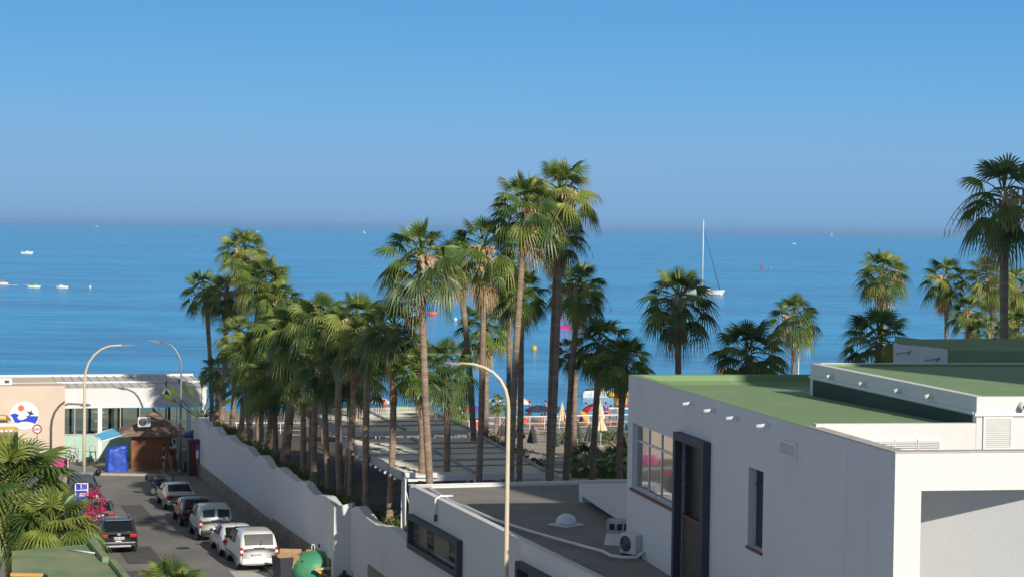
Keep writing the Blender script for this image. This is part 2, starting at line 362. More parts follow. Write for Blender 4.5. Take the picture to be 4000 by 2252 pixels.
for (y, off) in ((101, -5.2), (112, -8.2), (93.5, -7.2)):
    b = MB(); b.lathe([(.36, .003), (.36, .009), (.30, .012)], (WX(y) + off, y, 0), 18); tag(b.build("manhole_cover", M['blackmetal']), kind='structure')
# added unseen white house left of the picture, bouncing sunlight onto the shaded facades
hs = thing("added_bounce_building", "added white building out of view at the left, bouncing sunlight onto the facades", "apartment building", (-50, 60, 0))
b = MB(); b.bb(-12, 8, -26, 34, 0, 17); b.build("wall", M['white'], hs)
for k in range(3):
    for j in range(8): b = MB(); y = -22 + j * 7; b.bb(8.003, 8.05, y, y + 2.2, 3 + k * 4.5, 5.2 + k * 4.5); b.build("window", M['glassdark'], hs)
# ================================================================== PALMS
def fan(b, base, az, elv, pl, br, droop, mi, rnd, N=22, A=112, stem=4):
    d = V3(math.cos(elv) * math.cos(az), math.cos(elv) * math.sin(az), math.sin(elv))
    pts = []
    sag = .16 + .10 * max(0, math.cos(elv))
    for i in range(5):
        s = i / 4; pts.append(base + d * pl * s - UP * sag * pl * s * s)
    E = pts[-1]; de = (pts[-1] - pts[-2]).normalized()
    l = de.cross(UP)
    if l.length < .15: l = V3(-math.sin(az), math.cos(az), 0)
    l.normalize(); tw = rnd.uniform(-.5, .5); n = l.cross(de).normalized()
    l, n = l * math.cos(tw) + n * math.sin(tw), n * math.cos(tw) - l * math.sin(tw)
    b.tube(pts, [.020, .016, .013, .011, .010], 3, mi=stem, cap=False)
    fold = rnd.uniform(.10, .45); A = R_(A * rnd.uniform(.85, 1.05))
    def pt(ang, rho, r, lift=0, hang=0):
        q = de * math.cos(ang) + l * math.sin(ang) - n * (abs(math.sin(ang)) * fold)
        return E + q * (rho * r) - UP * (droop * r * rho ** 2.3 + hang) + n * lift
    ring = []; rad = []
    for i in range(N + 1):
        ang = -A + 2 * A * i / N; r = br * (.78 + .22 * math.cos(ang * .8)) * rnd.uniform(.93, 1.05); rad.append(r)
        ring.append(pt(ang, .46, r, .018 * (1 if i % 2 else -1)))
    vs = [E] + ring; fs = []
    for i in range(N): fs.append((0, i + 1, i + 2))
    for i in range(N):
        if rnd.random() < .04: continue
        ang = -A + 2 * A * (i + .5) / N; r = (rad[i] + rad[i + 1]) / 2; w = 2 * A / N * .23
        a1 = pt(ang - w, .76, r); a2 = pt(ang + w, .76, r)
        tip = pt(ang + rnd.uniform(-.03, .03), rnd.uniform(1.02, 1.16), r, 0, droop * r * rnd.uniform(.12, .5))
        k = len(vs); vs += [a1, a2, tip]
        fs += [(i + 1, i + 2, k + 1, k), (k, k + 1, k + 2)]
    b.add(vs, fs, mi)
LEAVES = ['leaf1', 'leaf2', 'leaf3', 'leafdry', 'leafgrey']
def crown_mesh(seed, n=36, dead=5, elo=-34, size=1.0, yellow=.12, grey=0, big=1.0):
    rnd = random.Random(seed); b = MB(); g = rnd.random() * 6
    for i in range(n):
        t = i / (n - 1); az = g + i * 2.39996 + rnd.uniform(-.25, .25)
        e = R_(82 + (elo - 82) * (t ** .85) + rnd.uniform(-9, 9))
        base = V3(.05 * math.cos(az), .05 * math.sin(az), .12 - .30 * t)
        pl = rnd.uniform(.46, .66) * (1 if t > .15 else .8); br = rnd.uniform(.46, .57) * (1 if t > .12 else .9) * big
        r = rnd.random()
        mi = 2 if r < yellow else (1 if r < yellow + .28 else (4 if r < yellow + .28 + grey else 0))
        fan(b, base, az, e, pl, br, .18 + .34 * t * rnd.uniform(.4, 1.3), mi, rnd, stem=2)
    for i in range(dead):
        az = rnd.random() * 6.28; fan(b, V3(0, 0, -.22), az, R_(rnd.uniform(-86, -62)), rnd.uniform(.2, .45), rnd.uniform(.38, .5), .9, 3, rnd, N=14, A=70, stem=3)
    for i in range(3):                                     # unopened spear leaves
        az = rnd.random() * 6.28; d = V3(.18 * math.cos(az), .18 * math.sin(az), 1); L = rnd.uniform(.55, .85)
        b.tube([V3(0, 0, .1), d * L * .6, d * L], [.02, .026, .004], 3, mi=2)
    me = b.build("crown", [M[k] for k in LEAVES]); m = me.data; bpy.data.objects.remove(me); return m
def stalk_mesh(seed, n=6, clump=True):
    rnd = random.Random(seed); b = MB()
    for i in range(n):
        az = rnd.random() * 6.28; L = rnd.uniform(.9, 1.35); pts = []
        for k in range(8):
            s = k / 7; pts.append(V3(math.cos(az) * L * (s ** .8) * .9, math.sin(az) * L * (s ** .8) * .9, .05 + .62 * s - 1.25 * s * s))
        b.tube(pts, [.018, .016, .015, .013, .012, .010, .008, .004], 3, 0, False)
        for k in range(3, 8):
            for q in range(2):
                e = pts[k] + V3(rnd.uniform(-.06, .06), rnd.uniform(-.06, .06), -rnd.uniform(.1, .28)); b.tube([pts[k], (pts[k] + e) / 2 + V3(.02, 0, 0), e], [.006, .006, .002], 3, 0, False)
    if clump:
        for c in range(2):
            az = rnd.uniform(-2.3, -.8)
            c0 = V3(math.cos(az) * .34, math.sin(az) * .52, .18)
            for k in range(90):
                p = c0 + V3(rnd.gauss(0, .07), rnd.gauss(0, .07), -rnd.random() * .75); w = rnd.uniform(.02, .05); h = rnd.uniform(.10, .25)
                a = rnd.random() * 6.28; q = V3(math.cos(a) * w, math.sin(a) * w, 0)
                b.add([p - q, p + q, p + q * .4 - UP * h + V3(rnd.uniform(-.03, .03), 0, 0)], [(0, 1, 2)], 0)
    me = b.build("flower_stalks", [M['leafdry']]); m = me.data; bpy.data.objects.remove(me); return m
CROWNS = [crown_mesh(10 + i, n=30 + 2 * (i % 3), dead=[3, 6, 9][i % 3], yellow=[.16, .26, .36][i % 3], grey=[0, .15][i % 2]) for i in range(9)]
CROWN_LUSH = [crown_mesh(60 + i, n=40, dead=2, elo=-46, yellow=.50, big=1.22) for i in range(3)]
CROWN_THIN = [crown_mesh(40 + i, n=21, dead=4, elo=-42) for i in range(2)]
CROWN_DRY = [crown_mesh(50 + i, n=25, dead=18, elo=-34, yellow=.3) for i in range(2)]
STALKS = [stalk_mesh(70 + i, n=[6, 9, 4][i % 3], clump=True) for i in range(5)]
PALM_I = [0]
def palm(label, crown, D, Rm, base_u, group='tall fan palms of the hotel garden', look='std', stalks=1, trunk_r=.165, zb=None, red=0, cat='palm tree', sag=.0):
    """crown=(U,V) centre of the crown in the picture, D its distance, Rm crown radius in metres, base_u where the trunk meets the soil"""
    i = PALM_I[0]; PALM_I[0] += 1; rnd = random.Random(500 + i)
    c = P(crown[0], crown[1], D); ub = P(base_u, 1900, D); z0 = gz(ub.x, ub.y) if zb is None else zb
    base = V3(ub.x, ub.y, z0)
    root = thing("fan_palm", label, cat, base, 0, group)
    top = c + V3(0, 0, -.10 * Rm) - base
    pts = []; rad = []; n = 42; bend = V3(rnd.uniform(-.12, .12), rnd.uniform(-.1, .1), 0)
    for k in range(n + 1):
        s = k / n; p = V3(top.x * s ** 1.15, top.y * s ** 1.15, top.z * s) + bend * math.sin(s * math.pi)
        pts.append(p + V3(0, 0, -.3 if k == 0 else 0)); r = trunk_r * (1.0 + .55 * max(0, 1 - s * 7) - .16 * s) * rnd.uniform(.95, 1.05)
        if s > .93: r *= 1.22
        rad.append(r)
    tb = MB(); tb.tube(pts, rad, 10)
    t = tb.build("trunk", M['trunk'], root)
    if red:
        sb = MB(); k0 = n - red * 3; sb.tube(pts[k0:], [r * 1.12 + .012 for r in rad[k0:]], 10); sb.build("leaf_base_sheath", M['trunkred'], root)
    me = (CROWNS if look == 'std' else CROWN_LUSH if look == 'lush' else CROWN_THIN if look == 'thin' else CROWN_DRY)
    o = bpy.data.objects.new("crown", me[i % len(me)]); COL.objects.link(o); o.parent = root
    o.location = top + V3(0, 0, .10 * Rm); o.rotation_euler = (rnd.uniform(-.08, .08), rnd.uniform(-.08, .08), rnd.random() * 6.28); s = Rm; o.scale = (s, s, s)
    if stalks:
        f = bpy.data.objects.new("flower_stalks", STALKS[i % len(STALKS)]); COL.objects.link(f); f.parent = root
        f.location = o.location - V3(0, 0, .1 * Rm); f.rotation_euler = (0, 0, rnd.uniform(-.7, .7)); f.scale = (Rm * .95,) * 3
    return root
WG = 'fan palms in the row behind the white garden wall'
def wd(U, off=1.5): u = (U - 2000) / 8000; return (20.08 + off) / (.307 + u)
# row along the wall: (trunk U, crown U, crown V, radius, label)
ROW = [(826, 800, 1150, 1.65, "fan palm at the seaward end of the wall row, bare trunk clear against the sea", 'std', 1),
       (863, 888, 1168, 1.65, "fan palm with tan flower clump, second from the seaward end of the wall row", 'std', 1),
       (902, 952, 1000, 1.75, "fan palm with the topmost crown of the cluster beside the restaurant roof", 'std', 1),
       (936, 1030, 1115, 1.75, "yellow green fan palm just below and right of the cluster's topmost crown", 'lush', 0),
       (958, 1092, 1195, 1.55, "fan palm whose fronds stick out over the sea right of the seaward cluster", 'std', 1),
       (985, 935, 1335, 1.55, "fan palm with bluish folded fronds hanging in front of the two thin sea trunks", 'std', 1),
       (1018, 1010, 1400, 1.75, "fan palm with long pale fronds low in the left cluster above the plinth", 'lush', 0),
       (1040, 1100, 1310, 1.8, "fan palm with broad bright fans in the middle of the left cluster", 'lush', 0),
       (1078, 1065, 1495, 1.75, "low fan palm with shaggy brown trunk behind the middle of the wall", 'lush', 0),
       (1107, 1150, 1420, 1.75, "thick trunked dark fan palm in the shaded middle of the wall row", 'std', 1),
       (1184, 1175, 1300, 1.8, "fan palm with upright spear of new leaf in the middle of the wall row", 'lush', 0),
       (1225, 1255, 1270, 1.75, "sunlit fan palm whose lobed fans stand highest between the cluster and the dark crowns", 'lush', 1),
       (1290, 1270, 1445, 1.8, "shaded fan palm with a dense black green crown hanging low over the hedge", 'std', 0),
       (1333, 1330, 1320, 1.6, "fan palm with reddish lower trunk in the nearer half of the wall row", 'std', 1),
       (1368, 1395, 1275, 1.8, "fan palm with dark brown dead skirt under its crown, near the jog of the wall", 'dry', 1),
       (1434, 1440, 1345, 1.7, "fan palm second nearest in the wall row, pale straight trunk lit by sun", 'std', 1),
       (1520, 1538, 1300, 1.72, "nearest fan palm of the wall row with tan flower clump and red upper trunk", 'std', 1)]
for k, (tu, cu, cv, r, lab, look, st) in enumerate(ROW):
    palm(lab, (cu, cv - 25), wd(tu), r * .96, tu, WG, look, st, trunk_r=[.16, .18, .15, .17][k % 4] * (1.5 if tu == 1107 else 1), red=5 if tu in (1520, 902, 1368) else 1)
palm("short young fan palm with drooping crown at the corner of the white restaurant", (850, 1440), wd(840), 1.25, 838, WG, 'std', 0)
palm("young fan palm with bright folded fronds low above the middle of the wall", (985, 1480), wd(1000) + 2, 1.5, 1006, WG, 'thin', 0)
palm("shaded fan palm with hanging fronds behind the dark crowns of the wall row", (1385, 1440), wd(1385) + 4, 1.7, 1352, WG, 'std', 0)
palm("shaded fan palm between the middle and the nearer end of the wall row", (1215, 1450), wd(1225) + 3.5, 1.7, 1206, WG, 'std', 0)
# palms inside the garden
GG = 'tall fan palms of the hotel garden'
palm("tall fan palm with wide crown and thin tan arcs left of the centre street lamp", (1645, 1000), 82.8, 1.82, 1697, GG, 'std', 1, red=2)
palm("tall leaning fan palm with a long tan flower clump under its crown", (2055, 800), 84.5, 1.72, 1992, GG, 'std', 1, trunk_r=.155, red=2)
palm("tallest fan palm of the garden, crown highest against the sky", (2188, 745), 85.5, 1.7, 2139, GG, 'std', 1, trunk_r=.145)
palm("lower hanging crown layer of fan palm beside the tallest one", (2176, 905), 85.9, 1.35, 2139, GG, 'dry', 1, trunk_r=.10)
palm("tall fan palm with dark crown between the wide one and the leaning one", (1890, 965), 84.8, 1.6, 1863, GG, 'dry', 1, trunk_r=.145, red=2)
palm("fan palm with dry tan fronds and arcs behind the wide crowned palm", (1790, 1010), 99, 1.35, 1858, GG, 'dry', 1)
palm("slender lit fan palm behind the leaning palm, pale thin trunk", (1985, 1085), 108, 1.55, 1972, GG, 'dry', 1, trunk_r=.14)
palm("fan palm with orange upper trunk just left of the leaning palm's trunk", (2035, 1140), 86.5, 1.25, 2022, GG, 'std', 0, trunk_r=.15, red=2)
palm("bright fan palm lit against the sea with booted orange trunk", (1897, 1270), 118, 1.75, 1893, GG, 'std', 0, trunk_r=.19, red=3)
palm("low fan palm with dense hanging fronds above the pergola roofs", (1742, 1430), 86.4, 1.5, 1738, GG, 'std', 0, trunk_r=.16)
palm("low fan palm with booted orange trunk standing before the pergola slats", (1640, 1440), 85.6, 1.3, 1646, GG, 'std', 0, trunk_r=.19, red=3)
palm("fan palm with rounded crown right of the tallest palm, dark trunk to the ground", (2262, 1115), 97, 1.5, 2208, GG, 'std', 1, trunk_r=.16)
palm("pale trunked fan palm standing near the beach railing behind the rounded crown", (2255, 1150), 140, 1.6, 2241, GG, 'thin', 0, trunk_r=.19)
palm("dark shaded fan palm left of the green roofed building, the higher of two", (2345, 1335), 98, 1.6, 2310, GG, 'std', 0, trunk_r=.17)
palm("dark shaded fan palm touching the corner of the green roofed building", (2442, 1400), 95, 1.4, 2420, GG, 'std', 0, trunk_r=.17)
palm("small shaded fan palm with a low crown left of two dark ones", (2228, 1370), 101, .95, 2214, GG, 'thin', 0, trunk_r=.12)
palm("fan palm with sunlit top and shaded skirt before the white sailing yacht", (2650, 1165), 105, 2.05, 2640, GG, 'std', 1, trunk_r=.185)
palm("wide dark shaded fan palm just above the green roof's back edge", (2925, 1370), 97, 1.95, 2925, GG, 'std', 0, trunk_r=.19)
palm("sunlit fan palm with pale trunk between the yacht and the roof", (3105, 1235), 140, 1.95, 3094, GG, 'std', 1, zb=0)
palm("sunlit fan palm standing alone above the wide dark crown by the raised roof", (3448, 1060), 135, 1.9, 3446, GG, 'std', 1, zb=0)
palm("dark shaded fan palm beside the far white block with brackets", (3432, 1322), 97, 1.9, 3440, GG, 'std', 0, trunk_r=.19)
FG = 'sunlit palms far right behind the roofs'
palm("fan palm with dry brown skirt, leftmost of the far right group", (3697, 1080), 140, 1.75, 3695, FG, 'dry', 1, zb=0)
palm("low fan palm with booted red trunk in the far right group", (3785, 1215), 130, 1.35, 3790, FG, 'std', 1, zb=0, red=4, trunk_r=.2)
palm("tall green fan palm just left of the big dark palm trunk", (3872, 1075), 137, 1.8, 3880, FG, 'std', 1, zb=0)
palm("fan palm behind the big dark palm trunk at the far right", (3965, 1120), 139, 1.8, 3975, FG, 'dry', 1, zb=0)
palm("low fan palm with a pale bright fan above the far green roof", (3862, 1285), 128, 1.25, 3864, FG, 'thin', 0, zb=0)
palm("bushy low fan palm at the far right over the dark green roof", (3972, 1270), 129, 1.5, 3980, FG, 'std', 0, zb=0)
palm("large near fan palm in full shade, black against the sky above the roofs", (3920, 760), 77, 2.05, 3915, GG, 'thin', 1, trunk_r=.175, zb=0)
# foreground palms by the left pavement
NG = 'foreground palms by the left pavement'
palm("big leafy fan palm in the lower left foreground covering the street's edge", (50, 1880), 78, 2.3, 35, NG, 'lush', 0, zb=0, trunk_r=.25)
palm("lower fan palm with sprawling fans drooping over the green hut roof", (205, 2055), 76, 1.75, 175, NG, 'lush', 0, zb=0, trunk_r=.22)
palm("fan palm filling the left edge beside the striped sign", (-30, 1880), 80, 1.9, -60, NG, 'lush', 0, zb=0, trunk_r=.2)
palm("fan palm tip with bright upright fans rising from below onto the street", (665, 2300), 62, 1.2, 665, NG, 'lush', 0, zb=0, trunk_r=.18)
# ------------------------------------------------------------------ tall building beside the viewpoint that shades the right of the garden
SL = V3(-SUN.x, -SUN.y, 0).normalized(); SN = V3(-SL.y, SL.x, 0) * -1           # light's heading on the ground, and to its right
if SN.x < 0: SN = -SN
def slp(s, t, z): q = SN * s + SL * t; return V3(q.x, q.y, z)
tower = thing("apartment_tower", "tall white apartment tower beside the viewpoint shading the garden", "apartment building", slp(50, 6, 0))
def tower_block(s0, s1, t0, t1, h0, h1):
    b = MB(); o = slp(50, 6, 0)
    z0 = h0 - .556 * .883 * t1; z1 = h1 - .49 * t1; z0 = h0 - .49 * t1
    vs = [slp(s0, t0, 0) - o, slp(s1, t0, 0) - o, slp(s1, t1, 0) - o, slp(s0, t1, 0) - o]
    top = [slp(s0, t0, z0) - o, slp(s1, t0, z1) - o, slp(s1, t1, z1) - o, slp(s0, t1, z0) - o]
    b.add(vs + top, [(0, 1, 5, 4), (1, 2, 6, 5), (2, 3, 7, 6), (3, 0, 4, 7), (4, 5, 6, 7)]); return b
EDGE = [(37.3, 40), (37.6, 44.5), (38.8, 47), (40.2, 47.2), (41.7, 51.5), (44.4, 54.5), (57, 56.5), (66, 60), (72, 61.8), (78, 61.8)]
for (a, ha), (c, hc) in zip(EDGE[:-1], EDGE[1:]):
    tower_block(a, c, 2, 10, ha, hc).build("wall", M['white'], tower)
# ================================================================== BUILDINGS ON THE RIGHT
ZR = 11.43
F_ = G(3498, 1768, ZR); B_ = G(2456, 1462, ZR); Fr = G(4000, 1759, ZR)
AX = (B_ - F_); LA = Vector((AX.x, AX.y, 0)).length; AX = Vector((AX.x, AX.y, 0)).normalized()
BX = V3(AX.y, -AX.x, 0)                                            # to the right along the front
WROT = math.atan2(BX.y, BX.x); BO = V3(F_.x, F_.y, 0)
BM = Matrix.Rotation(-WROT, 3, 'Z')
def loc(p): return BM @ (p - BO)                                   # world -> building axes (x right, y back)
def wld(x, y, z): return BO + BX * x + AX * y + V3(0, 0, z)
def face_x(U, V, x=0.0):                                           # where the pixel's ray meets the plane x = const
    d = BM @ ray(U, V); o = loc(C0); t = (x - o.x) / d.x; return o + d * t
def face_y(U, V, y=0.0):
    d = BM @ ray(U, V); o = loc(C0); t = (y - o.y) / d.y; return o + d * t
hall = thing("green_roofed_building", "white two storey building with green coated flat roof and dark framed openings", "building", BO, WROT)
Yb = LA; Yw = face_x(3156, 1652).y                                  # back end; white upstand between main roof and front terrace
WD = 11.0
wa, wb = face_x(2471.5, 1648.6), face_x(2632, 1981)                 # window opening
w0, w1, wz1, wz0 = wb.y, wa.y, wa.z, face_x(2465, 1900.5).z
sa, sb = face_x(2925, 1820), face_x(2977, 2160)                     # slot opening
s0, s1, sz1, sz0 = sb.y, sa.y, sa.z, face_x(2922, 2128).z
da, db = face_x(2658, 1680), face_x(2778, 1714)                     # dark framed tall opening
d0, d1, dz1 = db.y, da.y, da.z - .02
b = MB(); T = .28
def wall_x(b, x, y0, y1, z0, z1, holes, t=T):
    """wall slab on plane x (outer face), thickness t inward, with rectangular holes (ya, yb, za, zb)"""
    cuts = sorted({y0, y1, *[h for q in holes for h in q[:2]]})
    for a, c in zip(cuts[:-1], cuts[1:]):
        hs = sorted([q for q in holes if q[0] <= a + 1e-6 and q[1] >= c - 1e-6], key=lambda q: q[2]); z = z0
        for q in hs:
            if q[2] > z: b.bb(x, x + t, a, c, z, q[2])
            z = q[3]
        if z < z1: b.bb(x, x + t, a, c, z, z1)
wall_x(b, 0, 0, Yb, 0, ZR, [(w0, w1, wz0, wz1), (s0, s1, sz0, sz1), (d0 + .22, d1 - .22, 0, dz1 - .22)])
# front wall: portal frame with a recess behind
pr = face_y(3599, 1915); px0 = pr.x; pz1 = pr.z
b.bb(T, px0, 0, .3, 0, ZR); b.bb(px0, WD, 0, .3, pz1, ZR); 
b.bb(T, WD, Yb - .25, Yb, 0, ZR)                              # back wall and parapet
b.bb(WD - .25, WD, .3, Yb - .25, 0, ZR)
b.build("wall", M['white'], hall)
# angled wall inside the recess
b = MB(); q0 = V3(px0 - .6, 2.84, 0); q1 = V3(px0 + 2.9, .34, 0)
b.add([q0, q1, q1 + V3(.2, .3, 0), q0 + V3(.2, .3, 0), q0 + V3(0, 0, ZR - .25), q1 + V3(0, 0, ZR - .25), q1 + V3(.2, .3, ZR - .25), q0 + V3(.2, .3, ZR - .25)], [(0, 1, 5, 4), (4, 5, 6, 7), (1, 2, 6, 5), (3, 0, 4, 7), (2, 3, 7, 6)])
b.build("angled_wall", mat("grey_render", (.60, .60, .585), .85, .05, .5, .12, bscale=18), hall)
# roofs
b = MB(); xr0, xr1, yr0, yr1 = .06, WD - .26, Yw, Yb - .255; za, zc = ZR - .01, ZR - .30
b.add([(xr0, yr0, za), (xr1, yr0, za), (xr1, yr1, zc), (xr0, yr1, zc), (xr0, yr0, za - .5), (xr1, yr0, za - .5), (xr1, yr1, zc - .5), (xr0, yr1, zc - .5)], [(0, 1, 2, 3), (7, 6, 5, 4), (0, 4, 5, 1), (2, 6, 7, 3), (3, 7, 4, 0), (1, 5, 6, 2)])
b.bb(T, WD, Yb - .262, Yb - .252, ZR - .6, ZR - .004); b.bb(T, WD, Yb - .262, Yb + .004, ZR + .001, ZR + .012)
b.add([(T, Yb - .26, ZR - .17), (WD, Yb - .26, ZR - .17), (WD, Yb - .75, ZR - .285), (T, Yb - .75, ZR - .285)], [(0, 3, 2, 1)])
b.bb(.0, T, Yw, Yb, ZR + .001, ZR + .008)
b.build("main_roof", M['greenroof'], hall)
b = MB(); ut = face_y(3178, 1633, Yw); UX = ut.x
b.bb(UX, WD - .26, Yw - .2, Yw - .003, ZR - 1.1, ZR + .10); b.build("roof_edge_upstand", M['white'], hall)
b = MB(); b.bb(-.015, T + .02, -.015, Yw, ZR + .001, ZR + .03); b.bb(T + .02, WD, -.015, .32, ZR + .001, ZR + .03); b.build("parapet_coping", mat("stained_coping", (.50, .46, .41), .9, .15, 2), hall)
# raised block on the right of the roof
rx = face_y(3800, 1635, Yw).x; rz = face_y(3800, 1548, Yw - .2).z
b = MB(); RB = Yw - .21; ry1 = min(Yb + 2, face_x(3166, 1428, rx).y)
b.bb(rx, WD + 6, RB, RB + .25, ZR - 1.1, rz); b.bb(rx, rx + .25, RB + .25, ry1, ZR - .3, rz); b.bb(rx + .25, WD + 6, ry1 - .25, ry1, ZR - .3, rz + .02)
b.build("raised_wall", M['white'], hall)
b = MB(); b.bb(rx - .05, rx - .002, RB + .1, ry1, rz - .42, rz - .36); b.bb(rx - .06, WD + 6, RB - .06, RB - .002, rz - .46, rz - .38); b.build("ledge", M['pvc'], hall)
b = MB(); b.bb(rx - .012, rx - .002, RB + .22, min(ry1, Yb) - .27, ZR - .4, rz - .46); b.build("upturn_painted_shade", mat("green_coating_painted_shade", (.045, .072, .055), .8, .15, 1), hall)  # green upturn, with the shadow beside the raised wall painted into its dark tone
b = MB(); b.bb(rx + .252, WD + 6, RB + .252, ry1 - .252, rz - .3, rz - .06); b.bb(rx + .252, WD + 6, ry1 - .40, ry1 - .252, rz - .06, rz + .0); b.build("raised_roof", M['greenroof'], hall)
def louvre(parent, p, w, h, axis, n, name, m, m2):
    """grille of n slats; p lower corner, opens along axis 'x' (on a front wall) or 'y' (on the left wall)"""
    g = MB()
    for i in range(n):
        z = p.z + h * (i + .5) / n; t = h / n * .62
        if axis == 'x': g.bb(p.x, p.x + w, p.y - .035, p.y - .008, z - t / 2, z + t / 2)
        else: g.bb(p.x - .03, p.x - .006, p.y, p.y + w, z - t / 2, z + t / 2)
    fw = .05
    if axis == 'x':
        for a, c, e, f in ((p.x - fw, p.x, p.z - fw, p.z + h + fw), (p.x + w, p.x + w + fw, p.z - fw, p.z + h + fw), (p.x, p.x + w, p.z - fw, p.z), (p.x, p.x + w, p.z + h, p.z + h + fw)): g.bb(a, c, p.y - .045, p.y - .003, e, f)
        g.bb(p.x, p.x + w, p.y - .006, p.y - .002, p.z, p.z + h, 1)
    else:
        for a, c, e, f in ((p.y - fw, p.y, p.z - fw, p.z + h + fw), (p.y + w, p.y + w + fw, p.z - fw, p.z + h + fw), (p.y, p.y + w, p.z - fw, p.z), (p.y, p.y + w, p.z + h, p.z + h + fw)): g.bb(p.x - .04, p.x - .003, a, c, e, f)
        g.bb(p.x - .006, p.x - .002, p.y, p.y + w, p.z, p.z + h, 1)
    return g.build(name, [m, m2], parent)
creamgrille = mat("cream_grille", (.72, .66, .50), .6)
l0, l1 = face_y(3845, 1745, RB), face_y(3946, 1633, RB); louvre(hall, V3(l0.x, RB, l0.z), l1.x - l0.x, l1.z - l0.z, 'x', 14, "louvre", M['pvc'], creamgrille)
l0, l1 = face_y(3400, 1757, Yw - .2), face_y(3671, 1722, Yw - .2)
for k in range(3):
    w = (l1.x - l0.x) / 3; louvre(hall, V3(l0.x + k * w + .03, Yw - .2, l0.z), w - .06, l1.z - l0.z, 'x', 4, "air_vent", M['pvc'], M['darkgrey'])
v0, v1 = face_x(3110, 1788), face_x(3052, 1717); louvre(hall, V3(0, v0.y, v0.z + .02), v1.y - v0.y, v1.z - v0.z - .04, 'y', 9, "louvre", M['whitepaint'], M['metalgrey'])
# drain spouts
for (U, V) in ((2711, 1573), (2795, 1600), (2884, 1629), (3004, 1659)):
    c = face_x(U, V); g = MB(); g.tube([c + V3(.05, 0, 0), c - V3(.02, 0, 0), c - V3(.34, 0, .03)], [.055, .055, .055], 10); g.build("drain_spout", M['pvc'], hall)
for (U, V) in ((3254, 1466), (3381, 1494), (3520, 1521), (3641, 1543)):
    c = face_x(U, V, rx); g = MB(); g.tube([c + V3(.05, 0, 0), c - V3(.02, 0, 0), c - V3(.20, 0, .05)], [.06, .06, .07], 10); g.build("drain_spout", M['pvc'], hall)
c = face_y(3990, 1580, RB); g = MB(); g.tube([c + V3(0, .05, 0), c - V3(0, .2, .03)], [.09, .09], 12); g.tube([c - V3(0, .201, .03), c - V3(0, .206, .03)], [.06, .06], 12, 1); g.build("drain_spout", [M['pvc'], M['darkgrey']], hall)
# window with aluminium frame and reflecting panes
win = MB(); x = .17; fr = .07
cols = [0, .30, .60, .86, 1.0]; zt = wz0 + (wz1 - wz0) * .73
for f in cols:
    y = w1 - (w1 - w0) * f; y = min(max(y, w0 + fr / 2), w1 - fr / 2); win.bb(x - .03, x + .05, y - fr / 2, y + fr / 2, wz0, wz1)
for z in (wz0 + fr / 2, zt, wz1 - fr / 2): win.bb(x - .028, x + .048, w0, w1, z - fr / 2, z + fr / 2)
wf = win.build("window_frame", M['alu'], hall)
g = MB(); g.bb(x, x + .012, w0, w1, wz0, wz1); g.build("pane", M['mirror'], wf)
g = MB(); g.bb(x + .3, x + .34, w0 - .3, w1 + .3, wz0 - .3, wz1); g.build("blind", M['offwhite'], wf)
g = MB(); g.bb(-.06, x - .03, w0 - .05, w1 + .05, wz0 - .08, wz0 - .002); g.build("window_sill", M['redtile'], hall)
# slot window
g = MB(); g.bb(T - .06, T - .04, s0, s1, sz0, sz1); g.bb(T - .09, T - .061, s0, s0 + .05, sz0, sz1); g.bb(T - .09, T - .061, s0 + .05, s1, sz0 + (sz1 - sz0) * .76, sz0 + (sz1 - sz0) * .80); g.build("slot_window", M['glassdark'], hall)
g = MB(); g.bb(-.05, T - .1, s0 - .03, s1 + .03, sz0 - .07, sz0 - .002); g.build("window_sill", M['redtile'], hall)
# dark projecting frame
g = MB(); pj = -.22
g.bb(pj, T, d0, d0 + .22, 0, dz1); g.bb(pj, T, d1 - .22, d1, 0, dz1); g.bb(pj, T, d0 + .22, d1 - .22, dz1 - .22, dz1); g.build("door_surround", M['darkgrey'], hall)
e0 = face_x(2700, 2015, .1).z
g = MB(); g.bb(.10, .14, d0 + .22, d1 - .22, e0, dz1 - .22); g.build("dark_glazing", mat("matt_dark_glazing", (.012, .014, .018), .35, spec=.15), hall)
g = MB(); g.bb(.06, .16, d0 + .22, d1 - .22, 0, e0 - .06); g.build("panel", mat("speckled_brown_panel", (.10, .075, .05), .8, .3, 9), hall)
g = MB(); g.bb(-.02, .2, d0 + .221, d1 - .221, e0 - .06, e0 - .001); g.build("sill", M['redtile'], hall)
# wing to the right out of frame
# far white block with brackets, upper right
yb_ = 72; c0 = P(3490, 1341, yb_); c1 = P(3685, 1361, yb_); zb_ = 9.5
blk = thing("rooftop_block", "shaded far white rooftop block with two wall brackets and green roof", "building", (c0.x, c0.y, 0), WROT)
g = MB(); w = (c1 - c0).length
g.add([(0, 0, 0), (w, -.6, 0), (w + 6, -.6, 0), (w + 6, 2, 0), (1.2, 2, 0), (0, 0, c0.z), (w, -.6, c1.z), (w, 2, c1.z), (1.2, 2, c0.z)], [(0, 1, 6, 5), (4, 0, 5, 8), (5, 6, 7, 8)]); g.build("wall", M['white'], blk)
g = MB(); z1 = c1.z
g.add([(w + .004, -.6, 0), (w + 7, -1.2, 0), (w + 7, -1.2, z1 - .02), (w + .004, -.6, z1 - .05), (w + .004, 1.8, z1 + .22), (w + 7, 1.8, z1 + .3), (.3, .6, c0.z + .01), (.9, 2.2, c0.z + .16), (w, 1.8, z1 + .20)], [(0, 1, 2, 3), (3, 2, 5, 4), (6, 3, 4, 7)]); g.build("green_parapet", M['greenroof'], blk)
